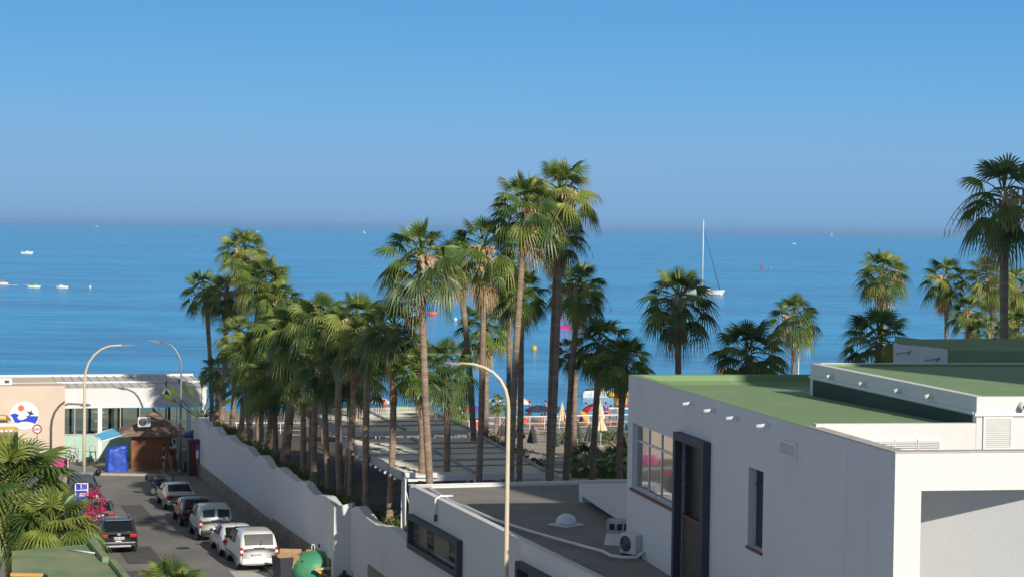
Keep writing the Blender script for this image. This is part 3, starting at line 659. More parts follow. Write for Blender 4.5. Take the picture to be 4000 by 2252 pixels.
for (U, V) in ((3530, 1378), (3643, 1404)):
    p = P(U, V, yb_ - .35); q = Matrix.Rotation(-WROT, 3, 'Z') @ (p - V3(c0.x, c0.y, 0)); g = MB()
    g.tube([q - V3(.25, 0, .02), q + V3(.25, .0, .04)], [.02, .02], 6); g.tube([q + V3(.16, 0, -.03), q + V3(.3, .1, .08)], [.03, .03], 6); g.tube([q - V3(.25, 0, .07), q + V3(-.25, 0, .05)], [.015, .015], 6); g.build("bracket", M['metalgrey'], blk)
# ------------------------------------------------------------------ low grey roofed building
ZG = 6.0
g0 = G(1598, 1893, ZG); g1 = G(2310, 2245, ZG); gd = (g1 - g0); gd = V3(gd.x, gd.y, 0).normalized()   # towards the camera
gr = V3(-gd.y, gd.x, 0); 
if gr.x < 0: gr = -gr
GROT = math.atan2(gr.y, gr.x)
low = thing("low_grey_roofed_building", "low white building with flat grey gravel roof and dark framed windows", "building", (g0.x, g0.y, 0), GROT)
LM = Matrix.Rotation(-GROT, 3, 'Z')
def ll(p): return LM @ (p - V3(g0.x, g0.y, 0))                      # local: x right, y back (so towards camera is -y)
def lface(U, V, x=0.0):
    d = LM @ ray(U, V); o = ll(C0); t = (x - o.x) / d.x; return o + d * t
bk = ll(G(2262, 1893, ZG)); LL = 44.0; LW = 16.0
hh = []
for (U0, V0, U1, V1) in ((1611, 2003, 1806, 2236), (2037, 2187, 2260, 2420)):
    a = lface(U0, V0); c = lface(U1, V1); a2 = lface(U0, V0 + 134); hh.append((c.y, a.y, a2.z, a.z))
b = MB(); wall_x(b, 0, -LL, 0, 0, ZG, [(y0 + .22, y1 - .22, z0 + .22, z1 - .2) for y0, y1, z0, z1 in hh], .3)
b.bb(.3, 12, -.3, 0, 0, ZG); b.build("wall", M['white'], low)
b = MB(); b.add([(.30, -.30, ZG - .10), (12, -.30, ZG - .10), (12, -30, ZG - .10), (.30, -30, ZG - .10), (.30, -.30, ZG - .4), (12, -.3, ZG - .4), (12, -30, ZG - .4), (.3, -30, ZG - .4)], [(3, 2, 1, 0), (4, 5, 6, 7), (7, 6, 2, 3)]); b.build("roof", M['greyroof'], low)
b = MB(); b.bb(-.03, .22, -LL, .03, ZG + .001, ZG + .04); b.bb(.22, 12, -.10, .03, ZG + .001, ZG + .03); b.build("parapet_coping", M['white'], low)
for y0, y1, z0, z1 in hh:
    g = MB(); g.bb(-.22, .3, y0, y0 + .22, z0, z1); g.bb(-.22, .3, y1 - .22, y1, z0, z1); g.bb(-.22, .3, y0 + .22, y1 - .22, z0, z0 + .22); g.bb(-.22, .3, y0 + .22, y1 - .22, z1 - .2, z1)
    w = g.build("window_surround", M['darkgrey'], low); L = y1 - y0 - .44
    g = MB(); g.bb(.16, .2, y0 + .22, y1 - .22, z0 + .22, z1 - .2); g.build("panel", mat("tan_speckled_panel", (.26, .22, .15), .8, .25, 9), w)
    for f in (.22, .68):
        yc = y1 - .22 - L * f; g = MB(); g.bb(.148, .158, yc - L * .14, yc + L * .0, z0 + .24, z1 - .22); g.build("pane", M['glassdark'], w)
# down pipe and cable duct
dp = lface(1710, 1955); g = MB(); g.tube([V3(.6, dp.y + .1, ZG + .1), V3(.1, dp.y, ZG + .12), V3(-.08, dp.y, ZG + .02), V3(-.08, dp.y, dp.z - .5)], .045, 8); g.tube([V3(-.08, dp.y, dp.z - .5), V3(-.08, dp.y, dp.z - .75)], .055, 8, 1); g.build("down_pipe", [M['pvc'], M['darkgrey']], low)
pts = [ll(G(1550 + x / 2.342, 1750 + y / 2.342, ZG)) for x, y in ((130, 356), (300, 358), (385, 420), (480, 475), (560, 515), (650, 545), (770, 600), (900, 655), (1050, 705), (1200, 755), (1400, 812), (1600, 868), (1760, 912), (1870, 940), (1960, 985), (2060, 1000), (2190, 1003))]
pts = [p + V3(0, 0, .02) for p in pts]; pts += [ll(G(1550 + 2250 / 2.342, 1750 + 985 / 2.342, ZG)) + V3(0, 0, .12), ll(G(1550 + 2255 / 2.342, 1750 + 950 / 2.342, ZG)) + V3(0, -.3, .25), ll(G(1550 + 2215 / 2.342, 1750 + 930 / 2.342, ZG)) + V3(0, -.7, .25)]
hose = MB(); hose.tube([V3(p.x, p.y, p.z) for p in pts], .05, 8); tag(hose.build("pipe", M['pvc']), "white insulated pipe winding across the grey gravel roof to the air conditioners", "pipe").matrix_world = low.matrix_basis
# skylight dome
p = G(2212, 2050, ZG - .1); dm = thing("skylight_dome", "white plastic skylight dome on the grey gravel roof", "skylight", p, GROT + .5)
g = MB(); g.lathe([(.36, .06), (.36, .12), (.33, .22), (.26, .32), (.15, .385), (.04, .41)], (0, 0, 0), 20); g.build("dome", mat("frosted_plastic", (.72, .74, .76), .3, .03, 3), dm)
g = MB(); g.bb(-.45, .45, -.45, .45, 0, .05); g.build("base_flange", M['pvc'], dm, bevel=.02)
# air conditioners
def ac(name, lab, p, rz, w=.82, h=.68, d=.34, feet=.1, group='air conditioner units on the low roof'):
    r = thing(name, lab, "air conditioner", p, rz, group)
    g = MB(); g.bb(-w / 2, w / 2, -d / 2, d / 2, feet, feet + h); g.build("casing", mat("ac_casing", (.62, .62, .60), .5, .08, 3), r, bevel=.02)
    g = MB(); cx = -w * .12; rr = h * .40
    for k in range(5): g.tube([V3(cx + rr * (k + 1) / 5 * math.cos(a), -d / 2 - .012, feet + h / 2 + rr * (k + 1) / 5 * math.sin(a)) for a in [i * math.pi / 8 for i in range(17)]], .008, 4, cap=False)
    for a in range(4): g.tube([V3(cx, -d / 2 - .012, feet + h / 2), V3(cx + rr * math.cos(a * math.pi / 2 + .4), -d / 2 - .012, feet + h / 2 + rr * math.sin(a * math.pi / 2 + .4))], .006, 4)
    g.build("fan_guard", M['metalgrey'], r)
    g = MB(); g.lathe([(rr, 0), (rr, .006)], (0, 0, 0), 20); g.v = [(x + cx, -d / 2 - .004 - z, feet + h / 2 + y) for x, y, z in g.v]; g.build("fan_opening", M['darkgrey'], r)
    for sx in (-1, 1):
        g = MB(); g.bb(sx * w * .35 - .03, sx * w * .35 + .03, -d / 2 - .04, d / 2 + .04, 0, feet); g.build("foot", M['metalgrey'], r)
    return r
p = G(2466, 2172, ZG - .1); ac("air_conditioner", "front white air conditioner unit with looped hose standing on the grey roof", p, GROT - 1.2, w=.72, h=.62)
p = G(2420, 2118, ZG - .1)
cab = thing("duct_housing", "weathered white duct housing with slots standing behind the front air conditioner", "duct housing", p, GROT - .45)
g = MB(); g.bb(-.33, .33, -.3, .3, .0, .34); g.bb(-.40, .40, -.36, .36, .34, .75); g.build("casing", mat("weathered_casing", (.56, .54, .50), .8, col2=(.35, .30, .25), scale=4), cab, bevel=.015)
g = MB()
for a in (-.30, -.05, .17): g.bb(a, a + .16, -.368, -.361, .46, .66)
g.build("slots", M['black'], cab)
g = MB(); g.add([(-.4, -.36, .34), (.4, -.36, .34), (.3, -.75, .0), (-.45, -.7, .02), (-.4, -.36, .31), (.4, -.36, .31)], [(0, 1, 2, 3), (4, 3, 2, 5)]); g.build("flap", M['offwhite'], cab)
# low white block beside the gravel roof
q0 = G(2262, 1885, 6.6); q1 = G(2452, 1876, 6.6); q2 = G(2450, 1985, 6.6)
wbk = thing("white_rooftop_slab", "low white slab roof over a dark opening behind the grey gravel roof", "roof slab")
g = MB(); a = G(2262, 1886, 6.55); c = G(2560, 2075, 6.55); e = V3(c.x, c.y, 0) - V3(a.x, a.y, 0); e.z = 0; nrm = V3(e.y, -e.x, 0).normalized(); 
if nrm.x > 0: nrm = -nrm
aa = a + e.normalized() * -.0; pts = [aa, c, c - nrm * 5, aa - nrm * 5]
slab(g, pts, 6.15, 6.55); g.build("slab", M['white'], wbk)
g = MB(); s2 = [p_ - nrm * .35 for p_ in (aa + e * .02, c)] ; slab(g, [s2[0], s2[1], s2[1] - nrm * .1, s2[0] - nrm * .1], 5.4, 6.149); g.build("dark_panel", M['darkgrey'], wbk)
g = MB(); slab(g, [aa + e * .004, aa + e * .05, aa + e * .05 - nrm * 1.0, aa + e * .004 - nrm * 1.0], 5.4, 6.149); g.build("pillar", M['white'], wbk)
# ------------------------------------------------------------------ pergolas
ZP = 5.7
def pergola(label, corners, n_slats, bays, group='slatted pergolas of the hotel terrace'):
    """corners (front left, front right, back right, back left) on the plan"""
    fl, fr_, br, bl = [V3(p.x, p.y, 0) for p in corners]; r = thing("pergola", label, "pergola", fl, 0, group)
    fl, fr_, br, bl = [p - fl for p in (fl, fr_, br, bl)]
    sl = MB()
    for i in range(n_slats):
        t0 = (i + .06) / n_slats; t1 = (i + .90) / n_slats
        a0, a1 = fl.lerp(bl, t0), fl.lerp(bl, t1); c0, c1 = fr_.lerp(br, t0), fr_.lerp(br, t1)
        for q in range(bays):
            f0, f1 = q / bays + .012, (q + 1) / bays - .012
            pp = [a0.lerp(c0, f0), a0.lerp(c0, f1), a1.lerp(c1, f1), a1.lerp(c1, f0)]
            zz = [ZP - .06, ZP - .06, ZP + .06, ZP + .06]
            sl.add([p + V3(0, 0, z) for p, z in zip(pp, zz)] + [p + V3(0, 0, z - .03) for p, z in zip(pp, zz)], [(0, 1, 2, 3), (7, 6, 5, 4), (0, 4, 5, 1), (3, 2, 6, 7)])
    sl.build("slats", mat("cream_slats", (.76, .70, .56), .6, .08, 1.2), r)
    be = MB()
    def beam(p, q, w=.14, z0=ZP - .2, z1=ZP + .13):
        d = (q - p).normalized(); s = V3(-d.y, d.x, 0) * w / 2
        slab(be, [p - s, q - s, q + s, p + s], z0, z1)
        be.quad(*[V3(*x[:2], z0) for x in (p - s, p + s, q + s, q - s)])
    for q in range(bays + 1): beam(fl.lerp(fr_, q / bays), bl.lerp(br, q / bays))
    for q in range(1, 6): beam(fl.lerp(bl, q / 6), fr_.lerp(br, q / 6), .07, ZP + .02, ZP + .10)
    be.build("beam", mat("grey_beams", (.34, .35, .35), .5, .1, 2), r)
    fb = MB(); be2 = be; be = fb; beam(fl, fr_, .1, ZP - .25, ZP + .0); fb.build("fascia", M['pvc'], r); fb = MB(); be = fb; beam(bl, br, .1, ZP - .25, ZP + .02); fb.build("fascia", M['pvc'], r)
    for p in (fl, fl.lerp(fr_, .5), fr_, bl, bl.lerp(br, .5), br):
        w = p + V3(*r.location); z = gz(w.x, w.y); g = MB(); g.bb(p.x - .07, p.x + .07, p.y - .07, p.y + .07, z, ZP - .25); g.build("post", M['pvc'], r)
    for k in range(14):
        bul = MB(); p = fl.lerp(bl, (k + .5) / 14) - V3(.22, 0, 0); bul.lathe([(.02, -.07), (.07, -.05), (.085, 0), (.06, .05), (.02, .07)], p + V3(0, 0, ZP - .18), 8); bul.build("light_bulb", M['whitepaint'], r)
    return r
pergola("nearer slatted pergola roof, partly sunlit, behind the low grey roof", [G(1575, 1856, ZP), G(2129, 1842, ZP), G(1883, 1712, ZP), G(1330, 1717, ZP)], 26, 2)
pergola("farther slatted pergola roof between palm trunks beyond the first one", [G(1330, 1684, ZP), G(1830, 1676, ZP), G(1640, 1590, ZP), G(1180, 1600, ZP)], 22, 2)
# floodlight arm on a bracket at the pergola corner
p = P(1585, 1862, 84.2); fl_ = thing("floodlight_post", "white post with two small floodlights at the near pergola corner", "floodlight", (p.x, p.y, 0))
g = MB(); g.tube([V3(0, 0, 3.0), V3(0, 0, p.z - .02)], .035, 6); g.tube([V3(0, 0, p.z - .5), V3(.15, 0, p.z - 1.1)], .02, 6); g.build("post", M['pvc'], fl_)
for dx in (.2, 1.1):
    g = MB(); g.bb(dx - .2, dx + .2, -.12, .12, p.z, p.z + .2); g.build("floodlight", M['pvc'], fl_, bevel=.02)
g = MB(); g.bb(-.1, 1.3, -.03, .03, p.z - .06, p.z - .001); g.build("bracket_arm", M['metalgrey'], fl_)
# ================================================================== VEHICLES
def paint(name, c, metal=.0, rough=.28): return mat(name, c, rough, .04, 1.5, metal=metal, coat=.6)
PAINT = dict(white=paint("white_car_paint", (.76, .76, .74)), dustywhite=paint("dusty_white_paint", (.60, .60, .58), rough=.45), charcoal=paint("charcoal_car_paint", (.055, .058, .065), .5), navy=paint("dark_navy_car_paint", (.018, .022, .035), .3), silver=paint("silver_car_paint", (.42, .43, .44), .6), grey=paint("grey_car_paint", (.16, .165, .17), .4), blueblack=paint("blue_black_car_paint", (.02, .028, .045), .3))
def car(name, label, p, rz, spec, group):
    """spec: L W H belt hood sections; car's nose points along +Y of its own axes (away), rear at -L/2"""
    S = dict(L=4.3, W=1.8, H=1.5, zb=.30, belt=.95, tail=.25, rw=.55, ws=1.0, hood=1.15, hz=.92, tw=.80, lowtrunk=0, van=0, paint='white', tint='glassdark', plates=1, two_rear=0, cladding=1); S.update(spec)
    r = thing(name, label, "car" if not S['van'] else "van", p, rz, group)
    L, W, H, belt = S['L'], S['W'], S['H'], S['belt']; y0, y1 = -L / 2, L / 2; pm = PAINT[S['paint']]; hw = W / 2
    # stations along the car: (y, z_low, z_belt, z_top, half width low, half width belt, half width top)
    tw = hw * S['tw']; yr0 = y0 + (S['lowtrunk'] or .06); yr1 = yr0 + S['rw']; yw1 = y1 - S['hood']; yw0 = yw1 - S['ws']
    st = [(y0, .42, belt - .10, belt - .06, hw * .82, hw * .86, hw * .74), (y0 + .05, .32, belt - .02, belt + .01, hw * .92, hw * .94, hw * .80)]
    if S['lowtrunk']: st += [(yr0 - .06, S['zb'], belt, belt + .06, hw * .97, hw * .97, hw * .80)]
    st += [(yr0, S['zb'], belt, belt + .07, hw * .98, hw * .98, hw * .84), (yr1, S['zb'], belt + .01, H - .05, hw, hw, tw), (yr1 + .35, S['zb'], belt + .01, H, hw, hw, tw),
           ((yr1 + yw0) / 2, S['zb'], belt, H + .01, hw, hw, tw), (yw0, S['zb'], belt - .01, H - .04, hw, hw, tw), (yw1, S['zb'], belt - .04, belt + .02, hw, hw * .98, hw * .86),
           ((yw1 + y1) / 2, S['zb'], S['hz'] - .10, S['hz'], hw, hw * .96, hw * .80), (y1 - .12, .32, S['hz'] - .22, S['hz'] - .12, hw * .94, hw * .90, hw * .70), (y1, .42, S['hz'] - .32, S['hz'] - .26, hw * .78, hw * .76, hw * .6)]
    def half(s):
        y, zl, zb_, zt, wl, wb, wt_ = s; zm = zl + (zb_ - zl) * .55
        return [V3(0, y, zl), V3(wl * .9, y, zl), V3(wl, y, zl + .10), V3(max(wl, wb) * 1.005, y, zm), V3(wb, y, zb_), V3(wt_, y, zt - min(.05, (zt - zb_) * .3)), V3(wt_ * .82, y, zt), V3(0, y, zt + .015)]
    b = MB(); n = 8; rows = []
    for s in st:
        h = half(s); full = h + [V3(-q.x, q.y, q.z) for q in h[-2:0:-1]]; rows.append(full)
    m = len(rows[0]); vs = [q for rr in rows for q in rr]; fs = []
    for i in range(len(rows) - 1):
        for k in range(m): k2 = (k + 1) % m; fs.append((i * m + k, i * m + k2, (i + 1) * m + k2, (i + 1) * m + k))
    fs.append(tuple(range(m))); fs.append(tuple((len(rows) - 1) * m + k for k in range(m))[::-1])
    b.add(vs, fs, 0, True); body = b.build("body", pm, r, sub=1)
    # windows: patches of the cabin surface, standing 12 mm proud
    def patch(name, a, bq, c, d, m, parent=r, out=.022, ins=.06):
        ce = (a + bq + c + d) / 4; q = [p_ + (ce - p_).normalized() * ins for p_ in (a, bq, c, d)]; nn = (bq - a).cross(d - a).normalized()
        if nn.dot(ce - V3(0, 0, .8)) < 0: nn = -nn
        qq = [p_ + nn * out for p_ in q]; g = MB(); g.add(qq + [p_ - nn * .06 for p_ in qq], [(0, 1, 2, 3), (0, 4, 5, 1), (1, 5, 6, 2), (2, 6, 7, 3), (3, 7, 4, 0)]); return g.build(name, m, parent)
    gl = M[S['tint']]; ib = [i for i, s in enumerate(st) if s[0] == yr1][0]; iw = [i for i, s in enumerate(st) if s[0] == yw0][0]
    H_ = [half(s) for s in st]
    for sg in (1, -1):
        f = lambda v: V3(v.x * sg, v.y, v.z)
        if S['van'] != 2:
            patch("side_window", f(H_[ib + 1][4]), f(H_[ib + 2][4]), f(H_[ib + 2][5]), f(H_[ib + 1][5]), gl, ins=.05)
        a = f(H_[ib + 2][4]); c = f(H_[iw][4]); e = f(H_[iw + 1][4].lerp(H_[iw][4], .45))
        patch("side_window", a, e, f(H_[iw][5]), f(H_[ib + 2][5]), gl, ins=.06)
    ra = H_[ib - 1]; rt = H_[ib]
    zz = lambda q, t: q
    if S['two_rear']:
        for sg in (1, -1):
            patch("rear_window", V3(.03 * sg, ra[5].y + .05, ra[5].z + .05), V3(ra[5].x * sg * .97, ra[5].y + .06, ra[5].z + .05), V3(rt[5].x * sg * .95, rt[5].y, rt[5].z - .07), V3(.03 * sg, rt[6].y, rt[6].z - .07), gl, out=.05, ins=.05)
    else:
        patch("rear_window", V3(-ra[5].x * .97, ra[5].y + .03, ra[5].z), V3(ra[5].x * .97, ra[5].y + .03, ra[5].z), V3(rt[5].x * .93, rt[6].y, rt[6].z - .03), V3(-rt[5].x * .93, rt[6].y, rt[6].z - .03), gl, out=.05, ins=.07)
        g = MB(); wy = ra[5].y; g.tube([V3(.05, wy - .06, ra[5].z + .02), V3(.12, (wy + rt[5].y) / 2 - .09, (ra[5].z + rt[5].z) / 2)], .012, 5); g.build("wiper", M['black'], r)
    wa, wb_ = H_[iw + 1], H_[iw]
    patch("windscreen", V3(-wa[5].x * .95, wa[5].y, wa[5].z), V3(wa[5].x * .95, wa[5].y, wa[5].z), V3(wb_[5].x * .94, wb_[5].y, wb_[5].z), V3(-wb_[5].x * .94, wb_[5].y, wb_[5].z), M[S.get('front', S['tint'])], out=.03)
    # bumpers, lights, plates
    g = MB(); g.box((0, y0 + .03, .50), (W * .90, .20, .26)); g.build("rear_bumper", M['black'] if S['cladding'] == 2 else pm, r, bevel=.06)
    g = MB(); g.box((0, y1 - .05, .48), (W * .86, .20, .26)); g.build("front_bumper", pm, r, bevel=.06)
    for sg in (1, -1):
        g = MB()
        if S['van']: g.box((sg * hw * .90, y0 + .06, belt - .18), (.13, .14, .38)); 
        else: g.box((sg * hw * .74, y0 + .03, belt - .12), (.34, .14, .15))
        tl = g.build("tail_light", M['red_lens'], r, bevel=.02)
        if S['van']: g = MB(); g.box((sg * hw * .90, y0 - .005, belt - .18), (.135, .02, .13)); g.build("lens", M['clear_lens'], tl)
        g = MB(); g.box((sg * hw * .68, y1 - .06, .66), (.34, .16, .14)); g.build("headlight", M['clear_lens'], r, bevel=.03)
        g = MB(); g.box((sg * (hw + .09), yw0 + .55, belt + .06), (.17, .10, .13)); g.box((sg * (hw + .0), yw0 + .56, belt + .02), (.10, .05, .04)); g.build("wing_mirror", M['black'] if S.get('mirror', 1) else pm, r, bevel=.02)
    if S['plates']:
        g = MB(); zp = .80 if not S['lowtrunk'] else .62
        g.box((S.get('px', 0), y0 - .035 if not S['van'] else y0 - .02, zp), (.52, .03, .115)); pl = g.build("number_plate", M['plate'], r)
        g = MB()
        for k in range(7): g.box((S.get('px', 0) - .20 + k * .062 + (.03 if k > 3 else 0), y0 - (.054 if not S['van'] else .039), zp), (.035, .006, .07))
        g.box((S.get('px', 0) - .245, y0 - (.054 if not S['van'] else .039), zp), (.03, .006, .11)) if False else None; g.build("plate_characters", M['platetext'], pl); g = MB(); g.box((S.get('px', 0) - .245, y0 - (.054 if not S['van'] else .039), zp), (.03, .006, .11)); g.build("country_band", M['blue'], pl)
    if S['van'] or S.get('handle'):
        g = MB(); g.box((0, y0 - .005, belt - .02), (.5, .03, .03)); g.build("tailgate_handle", M['black'], r)
    # wheels
    for yy in (y0 + L * .19, y1 - L * .19):
        for sg in (1, -1):
            g = MB(); c = V3(sg * (hw - .10), yy, .31)
            def ring(x, rad, nn=18): return [c + V3(x * sg, rad * math.cos(6.2832 * k / nn), rad * math.sin(6.2832 * k / nn)) for k in range(nn)]
            def disc(rr, nn=18):
                vs = [q for a in rr for q in a]; fs = [];
                for i in range(len(rr) - 1):
                    for k in range(nn): k2 = (k + 1) % nn; fs.append((i * nn + k, i * nn + k2, (i + 1) * nn + k2, (i + 1) * nn + k))
                fs.append(tuple(range(nn))); fs.append(tuple((len(rr) - 1) * nn + k for k in range(nn))); return vs, fs
            g.add(*disc([ring(-.10, .28), ring(-.09, .315), ring(.09, .315), ring(.115, .28)]), smooth=False); wh = g.build("wheel", M['tyre'], r)
            g = MB(); g.add(*disc([ring(.10, .20), ring(.122, .20), ring(.128, .10)])); 
            for k in range(5):
                a = 6.2832 * k / 5; g.tube([c + V3(.125 * sg, .05 * math.cos(a), .05 * math.sin(a)), c + V3(.13 * sg, .18 * math.cos(a), .18 * math.sin(a))], .02, 4)
            g.build("rim", M['rim'], wh)
            g = MB(); arc = [c + V3(.105 * sg, .37 * math.cos(a), .37 * math.sin(a)) for a in [math.pi * k / 10 for k in range(11)]]; g.tube(arc, .035, 5); g.build("wheel_arch", M['black'] if S['cladding'] else pm, r)
    if S.get('rails'):
        for sg in (1, -1):
            g = MB(); g.tube([V3(sg * tw * .9, yr1 + .1, H - .02), V3(sg * tw * .9, yr1 + .3, H + .06), V3(sg * tw * .9, yw0 - .2, H + .06), V3(sg * tw * .9, yw0, H)], .025, 6); g.build("roof_rail", M['rim'], r)
        g = MB(); g.box((0, y0 - .07, .40), (W * .62, .03, .09)); g.build("skid_plate", M['rim'], r, bevel=.02)
        g = MB(); g.box((0, yr0 + S['rw'] * .92, H - .03), (W * .66, .22, .05)); g.build("spoiler", pm, r, bevel=.02)
        g = MB(); g.tube([V3(-.03, yr1 + .5, H), V3(.0, yr1 + .45, H + .12)], [.05, .01], 5); g.build("aerial_fin", M['amber_lens'], r)
        g = MB(); g.box((.0, y0 - .045, .97), (.16, .02, .12)); g.build("badge", M['rim'], r, bevel=.02)
    if S.get('strips'):
        for sg in (1, -1): g = MB(); g.box((sg * (hw + .008), 0, .55), (.03, L * .62, .07)); g.build("side_strip", M['black'], r)
    if S.get('aerial'):
        g = MB(); g.tube([V3(0, S['aerial'], H), V3(0, S['aerial'] - .1, H + .22)], [.012, .005], 5); g.build("aerial", M['black'], r)
    return r
CR_G = 'cars parked along the garden wall'; CL_G = 'cars parked along the left kerb'
def rearpos(U, V, L):                       # middle of the rear bumper on the ground in the picture -> car centre
    p = G(U, V, 0); return V3(p.x, p.y, 0) + SD * (L / 2)
car("white_van", "small white delivery van nearest in the row by the wall, single large rear window", rearpos(1012, 2232, 4.4), SROT, dict(L=4.4, W=1.80, H=1.82, belt=1.14, rw=.22, ws=.85, hood=.75, hz=1.0, tw=.86, van=2, paint='white', strips=1, px=-.12, cladding=0), CR_G)
car("white_hatchback", "white hatchback parked between the nearest white van and the grey white van", rearpos(935, 2176, 4.0), SROT, dict(L=4.0, W=1.72, H=1.46, belt=.94, rw=.62, ws=.95, hood=.95, hz=.88, aerial=-1.0, cladding=0), CR_G)
car("white_van", "dusty white van with two separate rear windows, middle of the row by the wall", rearpos(845, 2116, 4.1), SROT, dict(L=4.1, W=1.74, H=1.80, belt=1.12, rw=.18, ws=.85, hood=.80, hz=1.0, tw=.86, van=2, two_rear=1, paint='dustywhite', tint='glassblue', strips=1, px=.2, cladding=2), CR_G)
car("dark_saloon", "dark navy hatchback parked between the dusty white van and the silver saloon", rearpos(775, 2058, 4.2), SROT, dict(L=4.2, W=1.75, H=1.45, belt=.94, rw=.75, ws=.95, hood=1.0, hz=.88, paint='navy', tint='glassdark'), CR_G)
car("silver_saloon", "silver saloon farthest along the row by the wall, red tail lights", rearpos(708, 1995, 4.5), SROT, dict(L=4.5, W=1.76, H=1.43, belt=.93, lowtrunk=.62, rw=.62, ws=.95, hood=1.1, hz=.88, paint='silver', cladding=0), CR_G)
car("charcoal_suv", "charcoal sport utility car with roof rails nearest on the left kerb", rearpos(464, 2164, 4.5), SROT, dict(L=4.5, W=1.86, H=1.62, belt=1.02, rw=.55, ws=1.0, hood=1.05, hz=1.0, paint='charcoal', rails=1, cladding=1), CL_G)
car("grey_hatchback", "grey car partly hidden by pink bougainvillea, ahead of the charcoal one", rearpos(385, 2072, 4.2), SROT, dict(L=4.2, W=1.76, H=1.50, belt=.95, rw=.62, ws=.95, hood=1.0, hz=.9, paint='grey'), CL_G)
q = rearpos(330, 1985, 4.6); car("dark_people_carrier", "dark blue black car facing the viewer, farthest on the left kerb by the lamp post", q, SROT + math.pi, dict(L=4.6, W=1.82, H=1.62, belt=1.0, rw=.5, ws=1.15, hood=.95, hz=.95, paint='blueblack', front='mirror'), CL_G)
# scooter
def scooter():
    p = G(640, 1932, 0); r = thing("motor_scooter", "dark blue motor scooter parked at the far end of the car row", "scooter", p, SROT - 1.15); r.scale = (1.12,) * 3
    for yy in (-.62, .66):
        g = MB(); c = V3(0, yy, .27); pts = [c + V3(0, .22 * math.cos(a), .22 * math.sin(a)) for a in [6.2832 * k / 16 for k in range(17)]]; g.tube(pts, .06, 6, cap=False); w = g.build("wheel", M['tyre'], r)
        g = MB(); g.tube([c - V3(.03, 0, 0), c + V3(.03, 0, 0)], .15, 12); g.build("rim", M['rim'], w)
    bl = paint("scooter_blue", (.015, .03, .10)); g = MB()
    prof = [(-.75, .55), (-.55, .45), (-.15, .30), (.30, .28), (.48, .45), (.58, .95), (.50, 1.0), (.38, .60), (.25, .42), (-.08, .44), (-.15, .72), (-.80, .78)]
    g.prism([(y, z) for y, z in prof], .34, Matrix.Rotation(R_(90), 3, 'Z')); g.build("fairing", bl, r, bevel=.05)
    g = MB(); g.box((0, -.42, .83), (.32, .78, .12)); g.build("seat", M['black'], r, bevel=.05)
    g = MB(); g.tube([V3(-.34, .42, 1.10), V3(0, .50, 1.04), V3(.34, .42, 1.10)], .025, 6); g.tube([V3(0, .50, 1.0), V3(0, .66, .3)], .035, 6); g.build("handlebar", M['blackmetal'], r)
    g = MB(); g.add([(-.22, .60, 1.0), (.22, .60, 1.0), (.16, .52, 1.38), (-.16, .52, 1.38)], [(0, 1, 2, 3)]); g.build("windshield", M['clear'], r)
    g = MB(); g.box((0, -.88, .98), (.40, .36, .28)); g.build("top_box", M['black'], r, bevel=.06)
    g = MB(); g.lathe([(.02, 0), (.10, .02), (.11, .06)], (0, 0, 0), 12); g.v = [(x, .60 + z, .78 + y) for x, y, z in g.v]; g.build("headlight", M['clear_lens'], r)
    for s in (-1, 1):
        g = MB(); g.tube([V3(.30 * s, .42, 1.1), V3(.36 * s, .45, 1.28)], .01, 4); g.box((.38 * s, .45, 1.32), (.14, .03, .09)); g.build("mirror", M['blackmetal'], r)
scooter()
# ================================================================== STREET LAMPS AND SIGNS
def street_lamp(label, base, top_arc, head_len=.75, r0=.11, m='cream', heads=None):
    """base: ground point, top_arc: list of points (world) from the shaft's end through the bend to the head"""
    r = thing("street_lamp", label, "street lamp", base, 0, 'curved street lamps along the street'); o = Vector(base)
    pts = [p - o for p in top_arc]; n = len(pts)
    g = MB(); g.tube([V3(0, 0, 0), V3(0, 0, .35)], r0 * 1.35, 10); g.tube([V3(0, 0, .35), pts[0] * .5, pts[0]] + pts[1:], [r0 * 1.1, r0 * .92, r0 * .75] + [r0 * (.75 - .28 * (k + 1) / (n - 1)) for k in range(n - 1)], 10); g.build("pole", M[m], r)
    d = (pts[-1] - pts[-2]).normalized(); e = pts[-1]; g = MB(); l = d.cross(UP).normalized(); s = .13
    vs = []
    for f, w, h in ((-.05, .06, .05), (.12, .12, .07), (head_len * .6, .14, .06), (head_len, .05, .02)):
        c = e + d * f; vs += [c + l * w + UP * h * .3, c - l * w + UP * h * .3, c - l * w * .8 - UP * h, c + l * w * .8 - UP * h]
    fs = [(i * 4 + k, i * 4 + (k + 1) % 4, i * 4 + 4 + (k + 1) % 4, i * 4 + 4 + k) for i in range(3) for k in range(4)] + [(0, 1, 2, 3), (12, 13, 14, 15)]
    g.add(vs, fs); g.build("lamp_head", M['alu'], r); return r
def arc_from(pix, D): return [P(U, V, D) for U, V in pix]
p = G(328, 1866, 0); D = p.y
street_lamp("cream street lamp with curved arm beside the promenade kerb, seaside end of the street", p, arc_from([(331, 1480), (335, 1448), (347, 1414), (368, 1385), (395, 1363), (425, 1351), (455, 1348), (478, 1347)], D))
p = G(702, 1852, 0); D = p.y
street_lamp("dim grey street lamp arching the other way by the wooden kiosk", p, arc_from([(708, 1440), (707, 1410), (698, 1386), (684, 1362), (666, 1345), (646, 1338), (622, 1334)], D), m='metalgrey', r0=.09)
p = P(1976, 2252, 65.5); base = V3(p.x, p.y, .13)
street_lamp("tall cream street lamp arching in front of the low grey roofed building", base, arc_from([(1986, 1600), (1984, 1560), (1975, 1520), (1955, 1482), (1925, 1452), (1890, 1433), (1850, 1421), (1795, 1417)], 65.5), r0=.088, head_len=.5)
